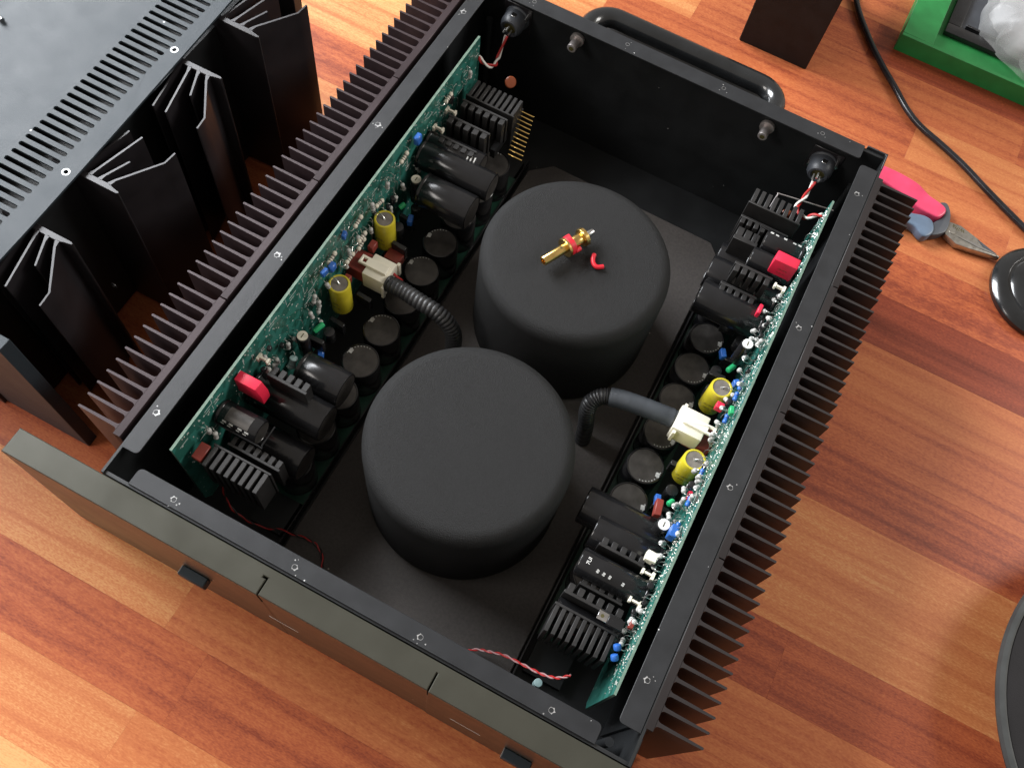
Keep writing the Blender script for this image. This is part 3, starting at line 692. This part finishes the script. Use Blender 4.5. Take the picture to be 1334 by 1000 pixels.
    lb = hcap(P, sg, 37.6 if side == 'L' else 39.6, .2, 6.0, -5.2 if side == 'L' else -4.4, 1.15)
    if side == 'L':
        curved_print(lb, P, sg, 37.6, -5.2, 1.15, 1.0, 5.9, 58, 66, 'grey_res', 'printed_stripe')
        for q, oo in enumerate((4.6, 4.95, 5.3)): curved_print(lb, P, sg, 37.6, -5.2, 1.15, oo, oo + .14, 16, 48, 'grey_res', 'printed_code')
    else:
        t = text('7UI', .42, P(39.6, 5.3, -4.4 + 1.16), (0, 0, math.radians(90)), 'white', lb)
        for q, oo in enumerate((4.4, 3.9, 3.4, 2.3)): t = text('88', .3, P(40.0, oo, -4.4 + 1.13), (math.radians(12), 0, math.radians(80)), 'white', lb)
        hcap(P, sg, 43.6, .3, 6.0, -5.6, 1.15)
        hcap(P, sg, 36.4, .3, 6.0, -6.1, 1.5)
    comb(P, sg, 37.1, 37.9, 1.3, 5.2, -3.9, 2.6, 5, 1, .62, .25)
    comb(P, sg, 39.2, 40.1, 1.0, 5.4, -3.5, 2.8, 5, 1, .62, .25)
    comb(P, sg, 41.6, 42.5, 1.2, 6.0, -3.6, 3.2, 6, 1, .62, .25)
    if side == 'R': comb(P, sg, 40.5, 41.2, 1.6, 5.2, -4.4, 3.0, 5, 1, .62, .25)
    comb(P, sg, 43.3, 45.6, 1.0, 6.2, -4.0, 4.4, 9, -1, .58, .2)
    if side == 'R':
        tb = MB().box(35.35, 36.15, 3.0, 3.7, -3.2, -3.1).build('transistor_tab', 'steel', amp, bevel=.02)
        MB().cyl((35.7, 3.35, -3.098), (35.7, 3.35, -3.085), .14, 14).build('tab_hole', 'ink', tb)
        MB().box(36.16, 37.4, 2.95, 3.75, -3.5, -3.05).build('transistor_body', 'black_plastic', amp, bevel=.04)

# resistors where they stand on each board
for i, (x, y, z) in enumerate([(3.0, 35.4, -5.4), (3.0, 34.0, -5.4), (3.0, 30.5, -5.8), (3.0, 29.1, -6.0), (3.0, 28.2, -6.6), (3.0, 24.8, -5.7), (3.0, 22.8, -4.5), (3.0, 21.3, -4.6), (3.0, 20.6, -5.7),
           (3.0, 16.2, -5.8), (3.0, 15.0, -6.0), (3.2, 15.8, -8.6), (3.0, 11.5, -5.8), (3.0, 9.9, -5.8), (3.0, 1.4, -2.9), (3.35, 1.5, -3.6), (3.0, 43.1, -2.8)]):
    resistor((x, y, z), 'g', 'L', random.uniform(-.15, .15))
for c in ((2.8, 31.1, -2.1), (2.8, 23.3, -2.3), (2.8, 19.1, -2.4)): resistor((c[0], c[1] + .2, c[2] - .2), 'b', 'L', 12, lie=True)
resistor((4.3, 10.2, -5.5), 't', 'L', .5); resistor((4.7, 31.9, -6.2), 't', 'L', 1.0)
for c in ((37.5, 29.3), (37.5, 27.9), (37.5, 23.9), (37.3, 34.4), (37.2, 32.1), (37.3, 31.2), (37.4, 15.7), (37.3, 14.2), (37.2, 13.1), (37.6, 10.9), (37.7, 8.9), (37.7, 36), (37.9, 2.6), (37.8, 21.3), (38.0, 7.5), (37.9, 4.3)):
    resistor((c[0], c[1], -4.2), 'g', 'R', random.uniform(.3, .9))
for c in ((38.0, 14.6), (38.0, 24.9), (38.0, 22.6), (38.0, 26.0), (38.0, 17.2), (38.0, 12.2)): resistor((c[0], c[1], -3.2), 'u', 'R', random.uniform(-10, 10), lie=True)
box_comp('blue_trimmer', (3.25, 18.4, -3.1), (.55, .8, .75), 'blue', .12)
box_comp('blue_trimmer', (3.0, 33.2, -2.4), (.55, .85, 1.0), 'blue', .12)
box_comp('blue_trimmer', (37.8, 11.5, -3.4), (.6, 1.0, 1.3), 'blue')
box_comp('blue_trimmer', (37.6, 26.2, -3.9), (.5, .5, .7), 'blue', rot=.7)
box_comp('relay_block', (37.2, 9.25, -4.2), (.9, .8, .9), 'cream', .05)
box_comp('brown_box_capacitor', (3.6, 24.0, -7.2), (.6, .9, .9), 'brick_red')
box_comp('brown_box_capacitor', (3.4, 19.9, -7.4), (.6, .9, .9), 'brick_red')
box_comp('brown_box_capacitor', (37.3, 24.2, -5.2), (.7, .6, .8), 'pink_red')
box_comp('brown_box_capacitor', (36.9, 34.2, -4.6), (.35, 1.0, .9), 'pink_red')
box_comp('brown_box_capacitor', (36.3, 13.8, -6.0), (.6, 1.4, .9), 'brick_red', rot=.2)
for c in ((37.6, 6.2, -3.7), (37.8, 1.8, -3.8), (37.9, 1.0, -3.6)):
    MB().cyl(c, (c[0] - .25, c[1] + .35, c[2] + .2), .3, 14, e=.1).build('blue_capacitor', 'blue', amp)
MB().lathe([(0, -.14), (.5, -.1), (.58, 0), (.5, .1), (0, .14)], (6.1, 45.9, -4.6), (.5, -.5, .6), 18).build('disc_capacitor', 'orange', amp)
MB().lathe([(0, -.14), (.5, -.1), (.58, 0), (.5, .1), (0, .14)], (35.6, 45.6, -4.6), (.3, -.3, .9), 18).build('disc_capacitor', 'orange', amp)
# small parts crowding the upper edge of each board
for side in 'LR':
    P, sg = mapper(side)
    rnd = random.Random(11 if side == 'L' else 5)
    for k in range(34 if side == 'L' else 52):
        a = rnd.uniform(9.5, 43.5); z = rnd.uniform(-6.8, -2.4) if side == 'L' else rnd.uniform(-5.5, -2.0); o = rnd.uniform(.35, .9)
        c = P(a, o, z); q = rnd.random()
        if q < (.45 if side == 'L' else .6): resistor(c, 'g', side, rnd.uniform(-.4, .9))
        elif q < .62: resistor(c, 'b', side, rnd.uniform(-20, 20), lie=True)
        elif q < .82: box_comp('small_transistor', c, (.35, .42, .42), 'black_plastic', .05, rnd.uniform(-.5, .5))
        elif q < .9: box_comp('film_capacitor', c, (.35, .7, .6), rnd.choice(['brick_red', 'pink_red', 'blue', 'green_comp']), .05, rnd.uniform(-.3, .3))
        else:
            MB().cyl(c, (c[0] + sg * .1, c[1], c[2] + .9), .27, 14, e=.05).build('small_electrolytic', ['black_plastic'], amp)
    # deeper layer of black parts between the board and the upright cans
    for k in range(22):
        a = 9 + k * 1.55 + rnd.uniform(-.3, .3)
        if 21.5 < a < 26.5: continue
        c = P(a, rnd.uniform(1.4, 3.0), rnd.uniform(-10.5, -8.2))
        if k % 2: MB().cyl(c, (c[0], c[1], c[2] + 1.5), rnd.uniform(.4, .6), 16, e=.06).build('small_electrolytic', ['black_plastic'], amp)
        else: box_comp('power_transistor', c, (1.5, .45, 1.6), 'black_plastic', .05, rnd.uniform(-.1, .1))
# gold pin comb beside the far heatsink of the left board
pm = MB().box(-.75, .75, -.055, .055, -.05, .05).mesh('gold_pin', ['gold'], bevel=.015)
base = MB().box(7.7, 8.2, 38.9, 45.0, -7.3, -6.2).build('pin_header', 'black_plastic', amp)
for k in range(11):
    link('gold_pin', pm, base, (8.85 + .14 * (10 - k), 39.1 + .53 * k, -6.0))
# twisted wires
def twist(pts, r, a, b, turns, parent=amp):
    S = smooth_path(pts, 14); n = len(S)
    for ph, m in ((0, a), (math.pi, b)):
        Q = []
        for i, p in enumerate(S):
            t = (S[min(i + 1, n - 1)] - S[max(i - 1, 0)]).normalized(); u = t.cross(Vector((0, 0, 1)))
            u = u.normalized() if u.length > .05 else Vector((1, 0, 0)); v = t.cross(u)
            an = ph + turns * 2 * math.pi * i / n
            Q.append(p + (u * math.cos(an) + v * math.sin(an)) * r * 1.02)
        MB().tube(Q, r, 6, 0, 1).build('wire', m, parent)
twist([(3.99, -.68, -8), (4.38, -.86, -9), (4.89, -1.38, -10), (5.79, -1.7, -11), (6.71, -1.64, -12), (7.78, -1.38, -13), (8.89, -.72, -13.9), (10.28, -.42, -14.1), (11.48, -.22, -14.1), (12.4, -.35, -14.15), (13.2, -.9, -14.15), (13.9, -2.2, -14.15), (14.2, -4.4, -14.1)], .065, 'wire_red', 'wire_dark', 9)
twist([(26.0, -4.4, -13.9), (27.2, -2.6, -14.0), (28.4, -1.6, -13.6), (29.5, -1.35, -12.6), (30.8, -1.27, -11), (32.36, -1.53, -9), (33.84, -1.7, -7.5), (34.94, -1.56, -6.5), (35.69, -1.02, -6)], .065, 'wire_red', 'wire_pink', 8)
# XLR sockets on the back panel with their twisted leads
for x, z in ((3.4, -3.0), (36.5, -3.4)):
    q = MB().lathe([(0, .25), (.62, .25), (.68, 0), (.9, 0), (.98, .1), (1.18, .5), (1.22, 1.6), (1.35, 1.7), (1.35, 1.9), (0, 1.9)], (x, 50.4, z), (0, 1, 0), 24).build('signal_socket', 'grip_dark', amp)
    MB().cyl((x, 50.64, z), (x, 50.62, z), .6, 20).build('socket_core', 'ink', q)
    MB().box(x - 1.5, x + 1.5, 52.2, 52.33, z - 1.5, z + 1.6).build('socket_flange', 'sink_far', q, bevel=.05)
    MB().box(x - .25, x + .25, 51.0, 51.5, z + 1.06, z + 1.2).build('ground_tab', 'steel', q, bevel=.02)
    for dx in (-1.15, 1.15): MB().cyl((x + dx, 51.5, z + .7 * (1 if dx > 0 else -.6)), (x + dx, 52.2, z + .7 * (1 if dx > 0 else -.6)), .2, 12).build('screw', 'steel', q)
    for dx, dz in ((-.3, 0), (.3, 0), (0, .35)): MB().cyl((x + dx, 49.7, z + dz), (x + dx, 50.4, z + dz), .09, 8).build('solder_pin', 'tin', q)
twist([(3.5, 49.7, -3.2), (3.45, 48.6, -4.7), (3.55, 47.9, -4.9), (3.64, 47.2, -4.9), (3.3, 46.5, -4.5), (2.73, 46.2, -4), (2.34, 46.3, -3.6)], .12, 'wire_white', 'wire_red', 2.2)
twist([(36.5, 49.7, -3.6), (36.4, 48.4, -3.9), (36.25, 47.4, -4), (36.04, 46.4, -4), (36.6, 45.8, -4), (37.15, 45.3, -3.5), (37.7, 45.5, -3), (38.3, 45.6, -2.6)], .12, 'wire_white', 'wire_red', 2.6)
MB().tube([(33.9, 45.9, -5), (34.05, 47.7, -5), (34.3, 47.9, -5), (38.2, 48.6, -5), (39.4, 48.8, -5)], .07, 6, 0, 3).build('wire_clip', 'grey_steel', amp)
MB().cyl((33.9, -2.3, -9.4), (33.9, -2.3, -8), .33, 14, e=.04).build('standoff', 'teal_res', amp)
# handle bolts and the carrying handle behind the back panel
for x in (10.0, 30.22):
    b = MB().lathe([(0, 0), (.3, 0), (.32, -.25), (.42, -.3), (.42, .1), (0, .1)], (x, 50.6, -2.2), (0, 1, 0), 20)
    b = MB().cyl((x, 50.7, -2.2), (x, 51.95, -2.2), .46, 20, e=.06).build('handle_bolt', 'grey_steel', amp)
    MB().cyl((x, 50.68, -2.2), (x, 50.69, -2.2), .26, 6).build('hex_socket', 'ink', b)
    MB().cyl((x, 51.9, -2.2), (x, 52.3, -2.2), .72, 20, e=.05).build('washer', 'grey_steel', b)
hp = [(10.3, 52.76, -1.7), (10.3, 53.9, -1.7)] + [(12.6 - 2.3 * math.cos(t), 53.9 + 2.3 * math.sin(t), -1.7) for t in [math.pi / 2 * k / 8 for k in range(1, 9)]]
hp += [(27.7 + 2.3 * math.sin(t), 53.9 + 2.3 * math.cos(t), -1.7) for t in [math.pi / 2 * k / 8 for k in range(0, 9)]] + [(30.0, 52.76, -1.7)]
MB().box(11.4, 28.9, 52.76, 57.0, -11, -3.2).build('rear_housing', 'inner', amp, bevel=.5, seg=3)
MB().tube(hp, .98, 24, 0, 1).build('carrying_handle', 'handle_black', amp)

# ================================================================== LOOSE BINDING POST ON THE FAR TRANSFORMER
tz = -2.2
bp = thing('binding_post', (20.2, 29.6, tz), 'loose gold plated binding post with a red ring, lying on the far transformer', 'connector')
A = Vector((18.6, 27.15, tz + .92)); B = Vector((21.0, 32.2, tz + .86)); d = (B - A).normalized()
def at(t): return tuple(A + d * t)
Ltot = (B - A).length
MB().lathe([(0, .4), (.26, .4), (.28, 0), (.39, 0), (.42, .05), (.42, 2.4), (0, 2.4)], A, d, 24).build('barrel', 'gold', bp)
MB().cyl(tuple(A + d * 1.95 + Vector((-.02, .0, .39))), tuple(A + d * 1.95 + Vector((-.02, 0, .425))), .1, 12).build('cross_hole', 'ink', bp)
MB().lathe([(0, 0), (.85, 0), (.89, .05), (.89, .22), (0, .22)], at(2.36), d, 28).build('collar', 'gold', bp)
MB().lathe([(0, 0), (.83, 0), (.87, .05), (.87, .5), (.6, .55), (0, .55)], at(2.60), d, 28).build('red_ring', 'red_plastic', bp)
sd = d.cross(Vector((0, 0, 1))).normalized()
for s_ in (-1, 1):
    c = A + d * 3.05 + sd * s_ * .75
    MB().cyl(tuple(c - d * .05), tuple(c + d * .45), .2, 12).build('ring_tab', 'red_plastic', bp)
MB().cyl(at(3.16), at(4.35), .55, 24, e=.04).build('spacer', 'gold', bp)
MB().lathe([(0, 0), (.8, 0), (.84, .05), (.84, .36), (.72, .4), (0, .4)], at(4.2), d, 24).build('nut', 'gold', bp)
MB().cyl(at(4.6), at(5.5), .28, 14, e=.03).build('threaded_end', 'steel', bp)
bc = MB().tube([(22.0, 30.5, tz + .2), (22.1, 30.0, tz + .24), (22.35, 29.6, tz + .24), (22.75, 29.45, tz + .24), (23.2, 29.8, tz + .2)], .2, 10, 0, 5).build('broken_clip', 'red_plastic', None)
tagm(bc, 'small curved red plastic fragment beside the gold binding post', 'fragment')

# ================================================================== SECOND AMPLIFIER, LID ON
am2 = thing('closed_amplifier', (-36, 28, FZ), 'second black amplifier with its slotted grey lid on and branching side fins', 'amplifier')
MB().box(-60, -16.9, -.9, 42, -16.2, 1.6).build('case', 'inner', am2)
slots = [rrect(-21.25, -17.4, 17.02 + .823 * k - .19, 17.02 + .823 * k + .19, .18, 4) for k in range(-14, 46)]
slots = [s_ for s_ in slots if 1 < s_[0][1] < 38]
hol2 = [(-16.45, 12.45), (-16.95, 26.95)]
lid = sheet('lid', [(-60, -2.3), (-15.35, -2.3), (-15.45, 8), (-15.7, 18), (-16.0, 27), (-16.3, 36), (-16.4, 42), (-60, 42)], slots + [circ(x, y, .2, 14) for x, y in hol2], 3.0, 3.2, 'lid', am2, bevel=.03)
for x, y in hol2:
    rg = MB().lathe([(.21, 0), (.21, .008), (.33, .008), (.33, 0)], (x, y, 3.2), (0, 0, 1), 24).build('screw_hole', 'chip', lid)
def far_sink(yb, s_):
    hs = MB().prism([(-18.5, yb), (-12.4, yb), (-12.19, yb + .1 * s_), (-12.25, yb + .24 * s_), (-12.9, yb + .36 * s_), (-13.3, yb + .5 * s_), (-18.5, yb + .5 * s_)], -16.2, 2.75).build('heatsink', 'sink_far', am2, bevel=.03)
    def blade(pts, w_):
        # a thin blade that follows pts in plan
        Lp = []; Rp = []
        for i, p in enumerate(pts):
            a = Vector(pts[max(i - 1, 0)]); c = Vector(pts[min(i + 1, len(pts) - 1)]); t = (c - a).normalized(); nrm = Vector((-t.y, t.x))
            ww = w_ * (2.4 if i == 0 else 1.25 if i == 1 else 1)
            Lp.append(tuple(Vector(p) + nrm * ww)); Rp.append(tuple(Vector(p) - nrm * ww))
        mb = MB()
        q = Lp + Rp[::-1]
        mb.prism([(x, yb + s_ * y) for x, y in q], -16.2, 2.75)
        mb.build('fin', 'sink_far', hs)
    blade([(-13.35, .45), (-13.15, 1.0), (-10.97, 4.3), (-10.85, 5.5)], .075)
    blade([(-14.25, .45), (-14.1, 1.0), (-13.3, 3.0)], .075)
    blade([(-15.15, .45), (-15.0, 1.0), (-13.95, 5.45)], .075)
    blade([(-16.05, .45), (-16.0, 1.0), (-15.2, 5.45)], .075)
for yb, s_ in ((7.78, -1), (12.96, 1), (26.9, -1), (32.1, 1)): far_sink(yb, s_)
MB().box(-19.8, -13.6, 39.3, 40.4, FZ + .02, 2.75).build('end_plate', 'sink_far', am2, bevel=.04)
MB().box(-19.8, -10.85, -2.0, -.9, FZ + .02, 2.75).build('end_plate', 'lid', am2, bevel=.04)
MB().box(-60, -19.9, -2.3, -1.0, FZ + .02, 2.6).build('faceplate', 'sink_far', am2, bevel=.04)
for x, y in ((-14.45, 9.3), (-11.7, 7.9)): MB().lathe([(.3, 0), (.28, .1), (0, .16)], (x + 0, 8.5, -1.5 - (x + 14.45)), (0, 1, 0), 14).build('rivet', 'sink_far', am2)
sw = thing('steel_screw', (-31.2, 22.2, 3.2), 'small bright screw lying on the slotted grey lid', 'screw')
MB().cyl((-31.6, 22.3, 3.42), (-30.6, 22.0, 3.42), .16, 12).build('shank', 'steel', sw)
MB().cyl((-30.6, 22.0, 3.42), (-30.35, 21.93, 3.42), .22, 14).build('screw_head', 'steel', sw)

# ================================================================== PLIERS
pz = FZ
pl = thing('pliers', (52, 63.5, FZ), 'needle nose pliers with pink red and blue grey grips on the floor', 'pliers')
def slab(name, pts, z0, z1, m, bev, parent=pl, sub=True, seg=3):
    P_ = pts
    if sub:
        n = len(pts); out = []
        for i in range(n):
            a, b, c, d_ = [Vector(pts[(i + k) % n]) for k in (-1, 0, 1, 2)]
            for k in range(3):
                t = k / 3; out.append(tuple(.5 * ((2 * b) + (c - a) * t + (2 * a - 5 * b + 4 * c - d_) * t * t + (-a + 3 * b - 3 * c + d_) * t ** 3)))
        P_ = out
    return MB().prism(P_, z0, z1).build(name, m, parent, bevel=bev, seg=seg)
slab('grip', [(40.5, 62.9), (40.8, 65.3), (43.2, 66.9), (45.2, 67.15), (47.1, 67.0), (48.4, 66.7), (49.8, 65.9), (51.0, 65.6), (51.9, 65.2), (52.1, 64.5), (51.6, 63.5), (50.9, 63.4), (49.3, 63.5), (47.2, 64.2), (44.8, 64.8), (43.0, 64.2), (42.0, 62.9)], pz + .1, pz + 1.5, 'grip_pink', .35, seg=3)
slab('grip', [(39.5, 58.8), (42, 60.2), (45, 61.6), (47.3, 62.4), (48.8, 62.7), (50.1, 63.1), (51.1, 62.9), (51.6, 61.9), (51.5, 61.0), (50.9, 60.3), (50.2, 60.6), (49.3, 61.1), (47, 60.8), (43, 59.0), (40.5, 57.5)], pz + .1, pz + 1.3, 'grip_blue', .3, seg=3)
slab('shoulder', [(51.2, 65.7), (52.0, 66.2), (52.8, 64.9), (53.0, 63.0), (52.6, 61.9), (51.4, 61.0), (50.9, 62.0), (51.6, 63.3), (52.1, 64.5)], pz + .12, pz + 1.15, 'grip_dark', .2, sub=True)
nose = slab('jaws', [(52.3, 63.4), (53.0, 64.1), (54.3, 64.25), (56.3, 63.6), (57.6, 63.1), (59.35, 62.45), (58.0, 62.15), (55.9, 61.75), (54.4, 61.55), (53.0, 62.2)], pz + .15, pz + .95, 'jaw', .12, sub=False, seg=2)
MB().prism([(54.0, 62.55), (56.4, 62.72), (59.3, 62.46), (56.6, 62.35)], pz + .96, pz + 1.03).build('jaw_edge', 'steel', nose, bevel=.02)
MB().prism([(56.5, 63.35), (57.5, 63.05), (58.9, 62.6), (57.2, 62.75)], pz + .955, pz + .985).build('jaw_groove', 'grip_dark', nose)
MB().cyl((53.6, 62.9, pz + .951), (53.6, 62.9, pz + 1.02), .34, 20).build('pivot', 'jaw', nose)
text('wiha', .8, (54.1, 63.6, pz + .965), (0, 0, math.radians(172)), 'ink', nose)

# ================================================================== POWER CABLE AND ITS ROUND BASE
cp = [(30.5, 99, -16.05), (33.0, 91.5, -16.1), (36.4, 86.2, -16.15), (39.4, 82.6, -16.15), (41.9, 80.0, -16.15), (44.1, 77.6, -16.15), (46.3, 76.0, -16.15), (49.3, 74.7, -16.15), (52.4, 73.2, -16.15), (55.4, 71.4, -16.15), (58.4, 69.7, -16.15), (61.2, 68.2, -16.15), (64, 66.8, -16.1), (66.5, 65.2, -16.0)]
cb = MB().tube(cp, .36, 14, 0, 8).build('power_cable', 'cable', None)
tagm(cb, 'black round cable snaking across the wood floor behind the amplifier', 'cable')
rb = thing('lamp_stand', (65.0, 60.6, FZ), 'glossy black domed round base standing just past the tip of the pliers', 'lamp base')
MB().lathe([(0, 0), (5.7, 0), (5.85, .15), (5.9, .7), (5.6, 1.1), (4.7, 1.45), (4.5, 1.45), (4.4, 1.3), (4.1, 1.3), (3.9, 1.5), (2.6, 2.0), (1.2, 2.3), (0, 2.35)], (65.0, 60.6, FZ), (0, 0, 1), 64).build('base_dish', 'handle_black', rb)
MB().cyl((63.9, 61.9, FZ + 2.0), (66.5, 63.5, FZ + 12), .95, 20).build('stem', 'black_plastic', rb)

# ================================================================== LARGE DARK DISC
ds = thing('round_stool', (87.0, 20.4, FZ), 'large dark round disc with a grey rim standing over the floor', 'stool')
zt = -12.6
MB().lathe([(17.2, 0), (17.6, .1), (17.75, .45), (17.6, .8), (17.2, .9), (17.0, .8), (16.9, .5), (16.9, .1), (17.2, 0)], (86.2, 20.4, zt - .9), (0, 0, 1), 128).build('rim', 'disc_rim', ds)
MB().lathe([(0, 0), (16.8, 0), (16.95, .2), (16.9, .72), (16.5, .78), (0, .8)], (86.2, 20.4, zt - .9), (0, 0, 1), 96).build('seat', 'disc', ds)
MB().cyl((86.2, 20.4, FZ), (86.2, 20.4, zt - .91), 4, 24).build('stem', 'black_plastic', ds)

# ================================================================== BLACK BLOCK AT THE BACK
sp = MB().box(22.5, 31.3, 77.2, 92, FZ, 10).build('black_block', 'wood_block', None, bevel=.1)
tagm(sp, 'tall black rectangular box standing on the floor behind the handle', 'box')

# ================================================================== GREEN TRAY WITH A BAG ON IT
gt = thing('green_tray', (55, 100, FZ), 'green painted wooden tray frame lying on the floor in the corner', 'tray')
MB().box(39.75, 75, 86.6, 87.1, FZ + .01, -14.2).build('front_rail', 'green_paint', gt, bevel=.04)
MB().box(39.75, 43.6, 87.11, 125, FZ + .01, -14.2).build('side_rail', 'green_paint', gt, bevel=.04)
MB().box(43.61, 75, 87.11, 125, FZ + .01, -15.7).build('tray_floor', 'green_paint', gt)
cu = thing('moulded_frame', (60, 100, -15.7), 'black moulded plastic frame lying in the green tray', 'frame')
MB().box(44.4, 75, 91.3, 93.0, -15.69, -15.0).build('rail', 'black_plastic', cu, bevel=.15, seg=2)
MB().box(44.4, 46.1, 93.01, 120, -15.69, -15.0).build('rail', 'black_plastic', cu, bevel=.15, seg=2)
MB().box(46.11, 75, 93.01, 120, -15.69, -15.45).build('inner_panel', 'grip_dark', cu, bevel=.03)
MB().box(46.6, 75, 93.5, 93.8, -15.44, -14.9).build('ridge', 'black_plastic', cu, bevel=.05)
# crumpled clear bag: a bowl-like dome with folds
def bag(c, rx, ry, h, z0, m, name, parent, folds, amp_, seed):
    random.seed(seed); vs = []; fs = []; nu, nv = 72, 18
    ph = [random.uniform(0, 6.28) for _ in range(6)]
    for j in range(nv + 1):
        t = j / nv
        for i in range(nu):
            a = 2 * math.pi * i / nu
            r = math.cos(t * math.pi / 2 * .97) ** .55
            wv = 1 + amp_ * (math.sin(folds * a + ph[0] + 3 * t) * .5 + math.sin((folds * 2 + 1) * a + ph[1] - 5 * t) * .3 + math.sin(3 * a + ph[2] + 8 * t) * .3)
            vs.append((c[0] + rx * r * wv * math.cos(a), c[1] + ry * r * wv * math.sin(a), z0 + h * math.sin(t * math.pi / 2) * (1 + amp_ * .5 * math.sin(5 * a + ph[3] + 6 * t))))
    for j in range(nv):
        for i in range(nu):
            k = (i + 1) % nu; fs.append((j * nu + i, j * nu + k, (j + 1) * nu + k, (j + 1) * nu + i))
    fs.append(tuple(nv * nu + i for i in range(nu)))
    return MB().add(vs, fs).build(name, m, parent)
bg_ = thing('plastic_bag', (58.5, 99, -15.4), 'crumpled clear and white plastic bag lying on the green tray', 'bag')
bag((58.0, 98.0), 10.5, 9.0, 5.0, -15.2, 'bag', 'clear_skin', bg_, 7, .05, 3)
bag((58.5, 98.3), 9.6, 8.1, 4.0, -15.2, 'bag', 'inner_skin', bg_, 11, .09, 9)
bag((62.5, 103.5), 7.5, 6.0, 4.6, -15.2, 'bagwhite', 'white_content', bg_, 5, .08, 5)
